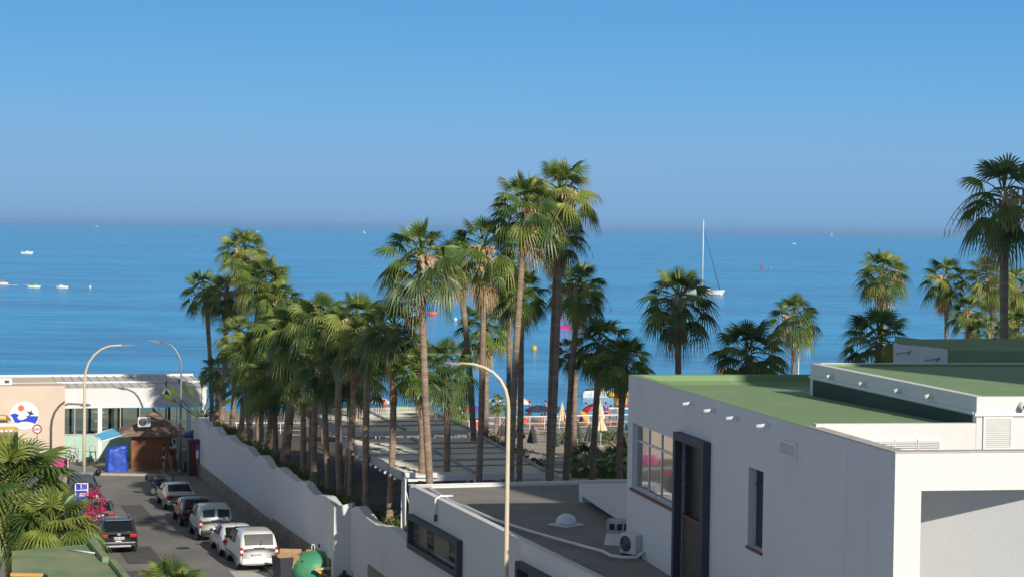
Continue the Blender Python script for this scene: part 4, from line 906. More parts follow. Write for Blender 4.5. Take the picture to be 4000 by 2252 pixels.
# black lantern by the restaurant
p = G(647, 1800, 0); lt = thing("lantern_post", "slim black lantern post with bell shaped shade before the white fascia", "lamp post", p)
o = p; topz = P(650, 1484, p.y).z
g = MB(); g.tube([V3(0, 0, 0), V3(0, 0, .5), V3(0, 0, topz)], [.09, .06, .04], 8); g.build("pole", M['blackmetal'], lt)
zs = P(648, 1540, p.y).z; g = MB(); g.lathe([(.05, .62), (.07, .5), (.12, .35), (.18, .18), (.30, .02), (.31, -.02), (.05, 0)], (0, 0, zs - .05), 14); g.build("lamp_shade", M['blackmetal'], lt)
# ================================================================== REFUSE CORNER
gb = G(1225, 2310, 0); gb = P(1222, 2252, 92.5); gb = V3(gb.x, gb.y, .0)
bell = thing("bottle_bank", "green dome shaped bottle bank with a lifting eye among cardboard and rubbish", "recycling bin", gb, SROT)
H = P(1222, 2146, 92.5).z; g = MB(); rr = 1.03
g.lathe([(rr * .90, .05), (rr, .25), (rr, H * .38), (rr * .965, H * .55), (rr * .87, H * .70), (rr * .70, H * .84), (rr * .47, H * .94), (rr * .22, H * .99), (rr * .06, H)], (0, 0, 0), 28); g.build("shell", mat("green_fibreglass", (.02, .26, .13), .5, col2=(.12, .30, .17), scale=1.3), bell)
g = MB(); g.tube([V3(-.06, 0, H - .02), V3(-.07, 0, H + .16), V3(-.04, 0, H + .25), V3(.04, 0, H + .25), V3(.07, 0, H + .16), V3(.06, 0, H - .02)], .022, 6); g.build("lifting_eye", M['pvc'], bell)
g = MB(); g.tube([V3(-.55, -.52, H - .42), V3(-.62, -.62, H - .48)], [.10, .10], 12); g.build("bottle_hole", M['black'], bell)
g = MB(); g.box((-.22, 0, H - .02), (.22, .16, .1)); g.build("mount", M['card'], bell)
dp = P(1125, 2240, 92.3); dp = V3(dp.x, dp.y, 0)
dump = thing("wheeled_bin", "open dark grey wheeled bin stuffed with cardboard beside the bottle bank", "bin", dp, SROT + .25)
g = MB(); 
def tub(g, w, d, h, z0, tp, t=.04):
    a = [V3(sx * w / 2 * tp, sy * d / 2 * tp, z0) for sx, sy in ((-1, -1), (1, -1), (1, 1), (-1, 1))]; c = [V3(sx * w / 2, sy * d / 2, z0 + h) for sx, sy in ((-1, -1), (1, -1), (1, 1), (-1, 1))]
    e = [V3(q.x * (1 - t * 2 / w), q.y * (1 - t * 2 / d), q.z) for q in c]; f = [V3(q.x * .94, q.y * .94, z0 + .06) for q in a]
    g.add(a + c + e + f, [(0, 3, 2, 1)] + [(i, (i + 1) % 4, 4 + (i + 1) % 4, 4 + i) for i in range(4)] + [(4 + i, 4 + (i + 1) % 4, 8 + (i + 1) % 4, 8 + i) for i in range(4)] + [(8 + i, 8 + (i + 1) % 4, 12 + (i + 1) % 4, 12 + i) for i in range(4)] + [(12, 13, 14, 15)])
tub(g, 1.25, .95, .95, .15, .86); g.build("tub", mat("dark_grey_plastic", (.035, .038, .05), .55, .1, 3), dump, bevel=.02)
for sx in (-.5, .5):
    for sy in (-.35, .35): g = MB(); g.tube([V3(sx - .03, sy, .08), V3(sx + .03, sy, .08)], .08, 10); g.build("castor", M['tyre'], dump)
def carton(label, p, d, rz, tilt=0, group='cardboard boxes at the refuse corner', open_=True):
    r = thing("cardboard_box", label, "box", p, rz, group); r.rotation_euler[0] = tilt; w, l, h = d
    g = MB(); tub(g, w, l, h, 0, 1.0, .02); g.build("box", M['card'], r)
    for k, (sx, sy) in enumerate(((1, 0), (0, 1))):
        g = MB()
        if sx: g.add([(w / 2, -l / 2, h), (w / 2, l / 2, h), (w / 2 + .2, l / 2, h + .12), (w / 2 + .2, -l / 2, h + .12), (w / 2, -l / 2, h + .008), (w / 2, l / 2, h + .008), (w / 2 + .2, l / 2, h + .128), (w / 2 + .2, -l / 2, h + .128)], [(0, 1, 2, 3), (7, 6, 5, 4), (0, 4, 5, 1), (2, 6, 7, 3), (1, 5, 6, 2), (3, 7, 4, 0)])
        else: g.add([(-w / 2, l / 2, h), (w / 2, l / 2, h), (w / 2, l / 2 + .12, h + .16), (-w / 2, l / 2 + .12, h + .16), (-w / 2, l / 2 + .008, h), (w / 2, l / 2 + .008, h), (w / 2, l / 2 + .128, h + .16), (-w / 2, l / 2 + .128, h + .16)], [(0, 1, 2, 3), (7, 6, 5, 4), (0, 4, 5, 1), (2, 6, 7, 3), (1, 5, 6, 2), (3, 7, 4, 0)])
        g.build("flap", M['card'], r)
    return r
carton("large open cardboard box of crumpled paper standing in the grey wheeled bin", dp + V3(.05, -.05, .58), (1.0, .62, .62), SROT - .35)
carton("cardboard box leaning against the wall behind the bottle bank", V3(*P(1312, 2200, 94.2)[:2], .85), (.7, .5, .9), SROT + .5, .1)
pz = P(1460, 2262, 89.5); carton("cardboard box on the black bags by the wall's step", V3(pz.x, pz.y, pz.z - .25), (.75, .5, .3), SROT - .2)
def bag(label, p, s, m, seed, group):
    rnd = random.Random(seed); g = MB(); prof = [(.05, 0), (.34, .04), (.42, .2), (.38, .38), (.22, .52), (.06, .58), (.09, .68), (.02, .70)]
    g.lathe([(a * s, z * s) for a, z in prof], (0, 0, 0), 14, smooth=True); g.v = [(x * (1 + rnd.uniform(-.16, .16)), y * (1 + rnd.uniform(-.16, .16)), z * (1 + rnd.uniform(-.08, .08))) for x, y, z in g.v]
    o = g.build("rubbish_bag", m, None, sub=1); o.location = p; return tag(o, label, "rubbish bag", group)
blk_ = mat("black_bin_liner", (.012, .012, .014), .3, bump=.6, bscale=8)
for (U, V, s, sd, lab) in ((1350, 2215, 1.0, 1, "black rubbish bag right behind the green bottle bank"), (1410, 2205, 1.0, 2, "black rubbish bag against the wall, farthest right of the heap"), (1345, 2262, 1.2, 3, "large black rubbish bag at the picture's lower edge beside yellow boards")):
    q = P(U, V, 91.2 if sd < 3 else 90.2); bag(lab, V3(q.x, q.y, q.z - .35 * s), s, blk_, sd, 'black rubbish bags by the wall')
q = P(1395, 2250, 89.3); bag("white plastic bag lying before the black rubbish bags", V3(q.x, q.y, q.z - .25), .55, mat("white_bag", (.7, .7, .72), .5, bump=.5, bscale=9), 9, None)
q = P(1130, 2172, 92.2); bag("white plastic bag on top of the paper in the cardboard box", V3(q.x, q.y, q.z - .2), .45, mat("white_bag_thin", (.72, .72, .74), .5, bump=.5, bscale=9), 11, None)
q = P(1265, 2222, 91.2); yb2 = thing("broken_boards", "broken yellow painted boards leaning on the bottle bank", "boards", q, SROT - .1)
g = MB(); g.box((.1, 0, .05), (1.0, .16, .09), M=Matrix.Rotation(-.08, 3, 'Y')); g.build("board", mat("yellowish_board", (.66, .48, .18), .7, .12, 3), yb2)
g = MB(); g.box((.0, .05, -.22), (.75, .14, .10), M=Matrix.Rotation(.55, 3, 'Y')); g.build("board", mat("yellow_board", (.62, .38, .05), .7, .12, 3), yb2)
g = MB(); g.box((-.15, .1, -.5), (.14, .12, .9), M=Matrix.Rotation(.2, 3, 'Y')); g.build("board", M['card'], yb2)
q = P(1262, 2150, 93.6); g = MB(); g.box((0, 0, 0), (.12, .03, .75), M=Matrix.Rotation(-.6, 3, 'Y')); o = g.build("plastic_board", mat("dark_green_plastic", (.02, .07, .035), .5)); o.location = q; tag(o, "dark green plastic board sticking up behind the bottle bank", "board")
# ================================================================== LEAFY SHRUBS (leaf faces through a volume)
def leaf_cloud(b, c, rad, n, size, rnd, mis, up=.3, flat=1.0):
    for i in range(n):
        d = V3(rnd.gauss(0, 1), rnd.gauss(0, 1), rnd.gauss(0, 1)).normalized() * (rnd.random() ** .45)
        p = c + V3(d.x * rad[0], d.y * rad[1], d.z * rad[2]); s = size * rnd.uniform(.6, 1.3)
        n1 = (d + V3(rnd.gauss(0, .6), rnd.gauss(0, .6), rnd.gauss(0, .6) + up)).normalized(); t = n1.cross(V3(rnd.gauss(0, 1), rnd.gauss(0, 1), rnd.gauss(0, 1))).normalized(); u = n1.cross(t)
        b.add([p - t * s, p + u * s * .45, p + t * s, p - u * s * .45], [(0, 1, 2, 3)], rnd.choice(mis))
def shrub_mesh(seed, mats, rad=(.8, .8, .5), n=420, size=.10, clumps=5):
    rnd = random.Random(seed); b = MB()
    for k in range(clumps):
        c = V3(rnd.uniform(-.6, .6) * rad[0], rnd.uniform(-.6, .6) * rad[1], rad[2] * rnd.uniform(.4, .9)); f = rnd.uniform(.45, .7)
        leaf_cloud(b, c, [r * f for r in rad], n // clumps, size, rnd, [0, 0, 0, 1] if k % 2 else [0, 1, 1])
    o = b.build("foliage", mats); m = o.data; bpy.data.objects.remove(o); return m
def plant(name, label, cat, p, mesh, s=1.0, rz=0, group=None, stem=True):
    r = thing(name, label, cat, p, rz, group); o = bpy.data.objects.new("foliage", mesh); COL.objects.link(o); o.parent = r; o.scale = (s,) * 3
    if stem:
        g = MB(); 
        for k in range(3): a = 2.1 * k; g.tube([V3(0, 0, -.1), V3(.12 * math.cos(a), .12 * math.sin(a), .3 * s), V3(.3 * math.cos(a), .3 * math.sin(a), .6 * s)], [.03, .02, .012], 5)
        g.build("stem", M['trunk'], r)
    return r
HM = [shrub_mesh(200 + i, [M['hedge1'], M['hedge2'] if i % 2 else M['leaf3']], (1.25, .75, .62), 620, .075, 6) for i in range(4)]
HEDGE = ["low hedge bush at the seaward end of the white garden wall", "low hedge bush behind the wall, between the first two pairs of trunks", "hedge bush above the wall below the palm with folded fronds", "hedge bush behind the wall's upper third", "hedge bush lit yellow on top at the middle of the wall", "shaded hedge bush behind the middle of the wall under black crowns", "hedge bush behind a dip of the wall's wavy top, shaded", "hedge bush with patches of light beside two dark trunks", "dense hedge bush at the foot of two thick trunks behind the wall", "yellow green hedge bush at the foot of the reddish trunk", "bright yellow hedge bush just before the wall's step", "bright hedge bush on the wall's step between two pale trunks", "yellow hedge bush past the step at the foot of the nearest trunk", "dark green hedge bush at the end of the wall beside the grey roofed building"]
for k, lab in enumerate(HEDGE):
    y = 129 - k * 3.62; y = y if k < 11 else 90.2 - (k - 11) * 3.2
    off = (1.2 if y > JOG else 1.9); plant("hedge_bush", lab, "bush", (WX(y) + off, y, 2.95 if k < 10 else 3.0), HM[k % 4], [.95, 1.05, .85][k % 3], SROT + math.pi / 2 + .2 * math.sin(k), 'hedge along the garden wall', False)
for k, (U, V, s) in enumerate(((995, 1800, .8), (1190, 1890, .8), (1195, 1905, .7))):
    pass
# big leaved plant at the wall's end
def strelitzia(label, p, h, n, seed):
    rnd = random.Random(seed); r = thing("bird_of_paradise_plant", label, "plant", p, 0); s = MB(); l = MB()
    for i in range(n):
        a = math.pi * (i / (n - 1)) + rnd.uniform(-.1, .1); d = V3(math.cos(a), rnd.uniform(-.3, .3), .75 + .5 * math.sin(a)).normalized(); L = h * rnd.uniform(.7, 1)
        pts = [V3(0, 0, 0), d * L * .5, d * L * .72 + V3(0, 0, .02)]; s.tube(pts, [.05, .03, .02], 5); e = pts[-1]; w = d.cross(V3(0, 1, 0)).normalized(); q = []
        for k in range(6):
            t = k / 5; c = e + d * L * .45 * t - UP * .25 * t * t; ww = .16 * math.sin(math.pi * min(.97, .12 + .86 * t)); q += [c + w * ww + V3(0, .05, 0), c - w * ww]
        l.add(q, [(2 * k, 2 * k + 1, 2 * k + 3, 2 * k + 2) for k in range(5)], rnd.choice([0, 0, 1]))
    s.build("stem", M['leaf2'], r); l.build("leaves", [M['leaf2'], M['leaf1']], r); return r
q = P(785, 1640, 130.6); strelitzia("large leaved strelitzia plant fanning out at the white wall's far end", q, 3.0, 9, 3)
# ================================================================== RESTAURANT BY THE BEACH
RO = P(248, 1800, 136); RO = V3(RO.x, RO.y, 0); RMi = Matrix.Rotation(-SROT, 3, 'Z')
def rl(p): return RMi @ (p - RO)
def rface(U, V, y=0.0):
    d = RMi @ ray(U, V); o = rl(C0); t = (y - o.y) / d.y; return o + d * t
def rw(x, y, z): return RO + Matrix.Rotation(SROT, 3, 'Z') @ V3(x, y, z)
rest = thing("beach_restaurant", "white beach restaurant with glass front, panelled lean-to roof and beige wall", "building", RO, SROT)
xr = rface(806, 1560).x; zt = rface(248, 1517).z; zb0 = rface(390, 1592).z
g = MB(); g.bb(0, xr, 0, .25, zb0, zt); g.build("fascia", M['white'], rest)
rb = 7.0; zr = rface(700, 1466, rb).z
g = MB(); g.add([(-.4, .1, zt + .02), (xr + .1, .1, zt + .02), (xr + .1 - .0, rb, zr), (-.4, rb, zr), (-.4, .1, zt - .1), (xr + .1, .1, zt - .1), (xr + .1, rb, zr - .12), (-.4, rb, zr - .12)], [(0, 1, 2, 3), (7, 6, 5, 4), (0, 4, 5, 1), (1, 5, 6, 2), (2, 6, 7, 3), (3, 7, 4, 0)]); g.build("roof", mat("pale_roof_panel", (.62, .58, .52), .6, .06, .6), rest)
g = MB()
for k in range(17):
    x = -.2 + k * (xr + .1) / 16; g.add([(x - .03, .1, zt + .03), (x + .03, .1, zt + .03), (x + .03, rb, zr + .02), (x - .03, rb, zr + .02), (x - .03, .1, zt + .06), (x + .03, .1, zt + .06), (x + .03, rb, zr + .05), (x - .03, rb, zr + .05)], [(4, 5, 6, 7), (0, 1, 5, 4), (1, 2, 6, 5), (3, 0, 4, 7)])
ym = 2.9; zm = zt + (zr - zt) * (ym - .1) / (rb - .1)
g.build("roof_ribs", mat("roof_rib", (.55, .51, .46), .6), rest)
g = MB(); g.bb(-.4, xr, ym - .12, ym + .12, zm + .03, zm + .13); g.build("gutter", M['whitepaint'], rest)
g = MB(); g.bb(-9, xr + .1, rb, rb + .3, zr - .3, zr + .14); g.build("roof_edge", M['whitepaint'], rest)
# columns, glazing, low wall
cx = [rface(u, 1700).x for u in (390, 738)]
for x in (cx[0], cx[1], xr - .2): g = MB(); g.bb(x - .14, x + .14, .02, .22, .12, zb0); g.build("column", M['whitepaint'], rest)
fz = [0] + [rface(u, 1700).x for u in (292, 330, 390, 470, 545, 620, 690, 738)] + [xr]
sill = rface(300, 1697).z
for a, c in zip(fz[:-1], fz[1:]):
    g = MB(); g.bb(a + .03, c - .03, .10, .13, sill + .06, zb0); g.build("glass_pane", M['clear'], rest)
for a in fz[1:-1]: g = MB(); g.bb(a - .025, a + .025, .06, .14, .1, zb0); g.build("mullion", M['alu'], rest)
g = MB(); g.bb(0, xr, .04, .16, sill, sill + .06); g.build("rail", M['alu'], rest)
g = MB(); g.bb(0, xr, .08, .12, .3, sill - .002); g.build("frosted_panel", mat("frosted_green_glass", (.42, .60, .50), .3, .08, .8), rest)
g = MB(); g.bb(-.6, xr, -2.0, .3, -.02, .10); g.bb(-.6, xr, -.05, .06, .10, .32); g.build("platform", mat("grey_platform", (.45, .42, .38), .8, .1, 1), rest)
g = MB(); g.bb(0, xr, .3, rb, .0, .12); g.build("floor", M['pave'], rest)
for x in [rface(u, 1650, 6.5).x for u in (275, 350, 430, 540, 600, 660)]: g = MB(); g.bb(x - .08, x + .08, 6.4, 6.55, .12, zr - .2); g.build("back_post", M['darkgrey'], rest)
g = MB(); g.bb(0, xr * .55, 5.9, 6.2, zb0 - .55, zb0 + .2); g.build("dark_blind", M['darkcloth'], rest)
g = MB(); g.bb(0, xr, 6.3, 6.4, .12, .7); g.build("back_parapet", M['offwhite'], rest)
# beige wall in front left
bx0 = -14.0; by = -.7; bz = rface(200, 1505, by).z
g = MB(); g.bb(bx0, .0, by, 1.6, -.02, bz); g.build("beige_wall", M['beige'], rest)
g = MB(); g.bb(bx0, -.35, 1.6, 6.5, bz - .6, bz + .05); g.build("flat_roof", mat("pale_cream_roof", (.66, .58, .44), .8, .06, 1), rest)
p0_ = rface(0, 1505, 1.4); g = MB(); g.bb(p0_.x - .3, rface(44, 1480, 1.4).x, .6, 1.5, bz, rface(20, 1472, 1.4).z); g.bb(p0_.x + .25, rface(36, 1480, .6).x, .585, .599, bz + .1, rface(20, 1480, 1.4).z, 1); g.build("roof_vent", [M['pvc'], M['darkgrey']], rest)
# round emblem: orange sun, blue wave, leaping dolphin
ec = rface(95, 1621, by); er = .94
em = MB(); 
def flat(poly, dy, mi): em.add([(ec.x + x * er, by - dy, ec.z + z * er) for x, z in poly] + [(ec.x + x * er, by - dy + .02, ec.z + z * er) for x, z in poly], [tuple(range(len(poly)))] + [(i, (i + 1) % len(poly), (i + 1) % len(poly) + len(poly), i + len(poly)) for i in range(len(poly))], mi)
cir = lambda cx_, cz_, r_, n=28: [(cx_ + r_ * math.cos(6.2832 * k / n), cz_ + r_ * math.sin(6.2832 * k / n)) for k in range(n)]
flat(cir(0, 0, 1), .05, 0); flat(cir(-.23, .53, .21), .062, 1)
flat([(-.97, .04), (-.85, .13), (-.70, .17), (-.55, .15), (-.42, .07), (-.34, -.03), (-.42, -.03), (-.48, -.09), (-.46, -.19), (-.36, -.27), (-.20, -.30), (0, -.25), (.2, -.13), (.36, -.05), (.5, -.03), (.96, -.05), (.90, -.32), (.72, -.60), (.60, -.52), (.42, -.46), (.2, -.42), (0, -.41), (-.25, -.44), (-.45, -.52), (-.64, -.52), (-.72, -.30), (-.82, -.10)], .064, 2)
flat([(.66, .08), (.58, .18), (.50, .24), (.53, .50), (.44, .28), (.30, .27), (.14, .30), (.26, .20), (.34, .10), (.30, -.02), (.10, -.02), (.22, -.10), (.36, -.06), (.46, .06)], .068, 3)
em.build("emblem", [M['whitepaint'], M['orange'], M['blue'], M['navy']], rest)
# striped blind boxes at the left edge
aw = thing("striped_awning", "orange and white striped awning box at the beige wall's left edge", "awning", rw(rface(20, 1670, by - .8).x, by - .8, 0), SROT)
o_ = aw.location
zz = lambda V: rface(20, V, by - .8).z
g = MB(); g.bb(-3, .75, -.3, .3, zz(1684), zz(1650)); g.build("box", M['offwhite'], aw)
g = MB(); g.bb(-3, .74, -.31, -.301, zz(1675), zz(1662)); g.build("stripe", mat("orange_stripe", (.75, .33, .06), .6), aw)
g = MB(); g.bb(-3, .80, -.34, .34, zz(1697), zz(1685)); g.build("brown_beam", M['hut_brown'], aw)
g = MB(); g.add([(-3, .2, zz(1612)), (.1, .2, zz(1620)), (.45, .2, zz(1642)), (-3, .2, zz(1640)), (-3, .3, zz(1612)), (.1, .3, zz(1620)), (.45, .3, zz(1642)), (-3, .3, zz(1640))], [(0, 3, 2, 1), (0, 1, 5, 4), (1, 2, 6, 5)]); g.build("brown_canopy", M['hut_brown'], aw)
g = MB(); g.bb(-3, .05, .14, .19, zz(1636), zz(1622)); g.build("upper_stripe", mat("pale_orange_stripe", (.75, .48, .20), .6), aw)
# round sign
p = P(145, 1674, 127); sg = thing("round_sign", "round red ringed prohibition sign on a post before the beige wall", "sign", (p.x, p.y, .12))
zc = p.z - .12; g = MB(); g.tube([V3(0, .04, 0), V3(0, .04, zc + .2)], .03, 6); g.build("post", M['metalgrey'], sg)
def disc_y(g, c, r, y, mi, n=24): g.add([(c[0] + r * math.cos(6.2832 * k / n), y, c[1] + r * math.sin(6.2832 * k / n)) for k in range(n)] + [(c[0] + r * math.cos(6.2832 * k / n), y + .015, c[1] + r * math.sin(6.2832 * k / n)) for k in range(n)], [tuple(range(n))] + [(k, (k + 1) % n, (k + 1) % n + n, k + n) for k in range(n)], mi)
g = MB(); disc_y(g, (0, zc), .30, 0, 0); disc_y(g, (0, zc), .22, -.018, 1)
for k in range(5): g.bb(-.15 + k * .065, -.12 + k * .065, -.024, -.019, zc - .09 + .03 * (k % 2), zc + .10 - .03 * ((k + 1) % 3), 2)
g.build("sign_face", [M['red'], M['whitepaint'], M['navy']], sg)
# easel and pink board
p = G(284, 1818); es = thing("easel", "white folding A-frame easel standing before the restaurant's glass", "easel", p, SROT)
h = 1.0
for s in (-1, 1):
    g = MB(); g.tube([V3(.45 * s, 0, 0), V3(.02 * s, 0, h)], .03, 4); g.build("leg", M['pvc'], es)
g = MB(); g.tube([V3(0, .5, 0), V3(0, .02, h)], .03, 4); g.build("rear_leg", M['pvc'], es)
p = G(232, 1838); pk = thing("pink_board", "bright pink signboard with white frame standing on the promenade", "signboard", p, SROT)
g = MB(); g.bb(-.5, .5, -.03, .03, .12, .80); g.build("board", M['magenta'], pk)
g = MB()
for a in ((-.55, .55, .80, .85), (-.55, .55, .07, .12), (-.55, -.5, .12, .80), (.5, .55, .12, .80)): g.bb(a[0], a[1], -.04, .04, a[2], a[3])
g.bb(-.5, -.45, .0, .3, 0, .07); g.bb(.45, .5, 0, .3, 0, .07); g.build("frame", M['whitepaint'], pk)
p = G(383, 1857); bo = thing("ball_bollard", "dark round iron ball bollard on the promenade beside the lamp", "bollard", p); g = MB(); g.lathe([(.10, 0), (.12, .04)] + [(.20 * math.sin(a), .24 - .20 * math.cos(a)) for a in [.45 + k * .27 for k in range(10)]], (0, 0, 0), 18); g.build("ball", M['blackmetal'], bo)
# info board with red pointer
p = G(318, 2010); ip = thing("information_board", "white and blue information board with picture panels by the left kerb", "sign", V3(p.x, p.y, .13), SROT * .5)
zt_ = P(318, 1884, p.y).z - .13; zb_ = P(318, 1950, p.y).z - .13; w = .34
g = MB(); g.tube([V3(-w, .04, 0), V3(-w, .04, zt_)], .025, 6); g.tube([V3(w, .04, 0), V3(w, .04, zt_)], .025, 6); g.build("posts", M['metalgrey'], ip)
g = MB(); g.bb(-w - .02, w + .02, -.02, .015, zb_, zt_); g.build("board", M['whitepaint'], ip)
g = MB(); H_b = zt_ - zb_
for k, (a, c, e, f, mi) in enumerate(((-.30, -.05, .60, .95, 0), (.0, .30, .62, .93, 1), (-.30, .30, .40, .55, 0), (-.30, .30, .05, .22, 0), (-.28, -.1, .26, .38, 1), (.0, .28, .26, .38, 2))): g.bb(a, c, -.028, -.021, zb_ + H_b * e, zb_ + H_b * f, mi)
g.build("picture_panels", [M['blue'], M['purple'], M['coral']], ip)
p = P(320, 1870, 122); fl_ = thing("red_pennant", "small red triangular pennant on the cream lamp post", "pennant", p); g = MB(); g.prism([(-.42, .12), (.42, .12), (0, -.22)], .03, Matrix.Translation((0, -.02, 0))); g.build("cloth", M['red'], fl_)
# stools on the terrace
def stool(label, p):
    r = thing("bar_stool", label, "stool", p, SROT, 'bar stools before the frosted glass'); g = MB(); g.bb(-.2, .2, -.2, .2, .75, .79); g.build("seat", M['metalgrey'], r)
    g = MB(); g.tube([V3(-.18, .2, .79), V3(-.18, .24, 1.15), V3(.18, .24, 1.15), V3(.18, .2, .79)], .02, 5); g.build("backrest", M['metalgrey'], r)
    for sx in (-1, 1):
        for sy in (-1, 1): g = MB(); g.tube([V3(.24 * sx, .24 * sy, 0), V3(.17 * sx, .17 * sy, .75)], .018, 5); g.build("leg", M['metalgrey'], r)
for U, lab in ((285, "dark bar stool before green frosted glass, left of the cream lamp post"), (362, "dark bar stool before frosted glass, right of the cream lamp post")): p = rface(U, 1790, -1.1); stool(lab, rw(p.x, -1.1, .1))
tb = thing("terrace_table", "small terrace table with yellow flowers before the green frosted glass", "table", rw(rface(305, 1790, -1.2).x, -1.2, .1), SROT)
g = MB(); g.lathe([(.3, .98), (.3, 1.01)], (0, 0, 0), 14); g.build("top", M['offwhite'], tb); g = MB(); g.tube([V3(0, 0, 0), V3(0, 0, .98)], .03, 6); g.lathe([(.2, 0), (.2, .03)], (0, 0, 0), 12); g.build("pedestal", M['metalgrey'], tb)
# ------------------------------------------------------------------ wooden kiosk
KD = 132.0; K0 = G(512, 1838); K1 = G(690, 1838); kc = (K0 + K1) / 2; kw = (K1 - K0).length; kx = SROT * .6
ki = thing("wooden_kiosk", "brown wooden kiosk with tiled hip roof and rooftop air conditioner", "kiosk", (kc.x, kc.y, 0), kx)
h = P(600, 1692, KD).z; hw_ = kw / 2; dp_ = 3.0
g = MB(); g.bb(-hw_, hw_, 0, dp_, .12, h - .28); 
for k in range(18): x = -hw_ + kw * (k + .5) / 18; g.bb(x - .012, x + .012, -.012, -.001, .14, h - .3)
g.build("wall", M['wood'], ki)
g = MB(); g.bb(-hw_ - .04, hw_ + .04, -.05, -.013, h - .28, h - .0); g.bb(-hw_, hw_, -.012, dp_, h - .279, h - .001); g.build("fascia", mat("grey_fascia", (.34, .32, .30), .7, .1, 2), ki)
g = MB(); g.bb(-hw_ - .1, hw_ + .1, -.1, dp_ + .1, 0, .119); g.build("plinth", M['kerb'], ki)
az = P(585, 1612, KD + 1.5).z; e = .62; ex0, ex1 = -hw_ - .85, hw_ + .55
g = MB(); v = [(ex0, -e, h - .06), (ex1, -e, h - .06), (ex1, dp_ + e, h - .06), (ex0, dp_ + e, h - .06)]; t0, t1 = V3(-.25, dp_ / 2 - .2, az - .12), V3(.25, dp_ / 2 + .2, az - .12); tp = [(t0.x, t0.y, t0.z), (t1.x, t0.y, t0.z), (t1.x, t1.y, t0.z), (t0.x, t1.y, t0.z)]
lo = [(x, y, z - .10) for x, y, z in v]; g.add(v + tp + lo, [(0, 1, 5, 4), (1, 2, 6, 5), (2, 3, 7, 6), (3, 0, 4, 7), (8, 9, 1, 0), (9, 10, 2, 1), (10, 11, 3, 2), (11, 8, 0, 3), (11, 10, 9, 8)]); roof = g.build("roof", M['rooftile'], ki)
g = MB(); g.add([(-.45, t0.y - .25, az - .15), (.45, t0.y - .25, az - .15), (.45, t1.y + .25, az - .15), (-.45, t1.y + .25, az - .15), (0, dp_ / 2, az + .18)], [(0, 1, 4), (1, 2, 4), (2, 3, 4), (3, 0, 4), (3, 2, 1, 0)]); g.tube([V3(0, dp_ / 2, az + .12), V3(0, dp_ / 2, az + .32)], [.08, .05], 6); g.build("cupola", M['rooftile'], roof)
acp = ki.matrix_basis; q = P(563, 1668, KD - .35); ac("air_conditioner", "white air conditioner unit sitting on the kiosk's tiled roof", q, kx, w=.82, h=.62, feet=.06, group=None)
g = MB(); g.bb(hw_ - .32, hw_ - .02, -.05, -.014, h - 1.0, h - .30); g.bb(hw_ - .24, hw_ - .10, -.056, -.051, h - .72, h - .42, 1); g.build("meter_box", [M['pvc'], M['darkgrey']], ki)
# awning
a_ = thing("kiosk_awning", "pale blue cloth awning with white arms on the kiosk's left side", "awning", (0, 0, 0))
pp = [P(368, 1695, 130.6), P(440, 1671, 132.6), P(478, 1696, 131.6), P(398, 1722, 129.6)]
g = MB(); g.add(pp + [x - V3(0, 0, .03) for x in pp], [(3, 2, 1, 0), (4, 5, 6, 7), (0, 1, 5, 4), (2, 3, 7, 6), (3, 0, 4, 7), (1, 2, 6, 5)]); g.build("cloth", M['skyblue'], a_)
g = MB(); g.tube([pp[3], pp[2] + V3(.25, 0, .05)], .05, 6); g.tube([pp[0], pp[1]], .03, 6); g.tube([pp[0], pp[3]], .04, 6); g.build("arm", M['pvc'], a_)
# blue tarpaulin over a stack
q = G(455, 1845); tp_ = thing("blue_tarpaulin", "crumpled bright blue tarpaulin covering a tall stack beside the kiosk", "tarpaulin", q, SROT)
rnd = random.Random(5); g = MB(); tw_, td_, th_ = .66, .5, P(455, 1742, q.y).z; nx_, nz_ = 12, 12
def tarp(u, w):  # around the perimeter u in 0..1, height w
    a = 4 * u; s = int(a) % 4; f = a - int(a); c = [(-tw_, -td_), (tw_, -td_), (tw_, td_), (-tw_, td_)]; x = c[s][0] + (c[(s + 1) % 4][0] - c[s][0]) * f; y = c[s][1] + (c[(s + 1) % 4][1] - c[s][1]) * f
    k = 1 - .10 * w + .05 * math.sin(9 * u * 6.28 + 4 * w) + .03 * math.sin(23 * u + 9 * w); return V3(x * k, y * k, w * (th_ + .10 * math.sin(7 * u) - (.12 if .03 < u < .14 else 0)))
N_ = 32; vs = [tarp(i / N_, j / 8) for j in range(9) for i in range(N_)]; fs = [(j * N_ + i, j * N_ + (i + 1) % N_, (j + 1) * N_ + (i + 1) % N_, (j + 1) * N_ + i) for j in range(8) for i in range(N_)]; fs.append(tuple(8 * N_ + i for i in range(N_)))
g.add(vs, fs, 0, True); g.build("sheet", mat("blue_tarp", (.012, .065, .42), .45, .2, 3, .9, bscale=3), tp_)
# cabinet, parking sign, parasol, counter
q = G(762, 1862); cb = thing("red_cabinet", "dark red cabinet with teal side standing at the wall's far end", "cabinet", q, SROT)
hh_ = P(762, 1722, q.y).z; g = MB(); g.bb(-.42, .35, -.3, .4, 0, hh_); g.build("casing", mat("dark_red_paint", (.13, .018, .016), .55, .1, 2), cb, bevel=.03)
g = MB(); g.bb(-.46, -.421, -.28, .38, .1, hh_ - .1); g.build("side_panel", mat("teal_paint", (.04, .14, .15), .5), cb)
g = MB(); g.bb(-.5, .42, -.38, .48, hh_ + .001, hh_ + .12); g.build("top", M['maroon'], cb)
q = G(770, 1875); ps = thing("parking_sign", "slim signpost with a narrow white plate at the pavement's far end", "sign", q); zp = P(770, 1772, q.y).z
g = MB(); g.tube([V3(0, 0, 0), V3(0, 0, zp + .55)], .03, 6); g.build("post", M['metalgrey'], ps); g = MB(); g.bb(-.09, .09, -.05, -.031, zp - .25, zp + .25); g.build("plate", M['offwhite'], ps)
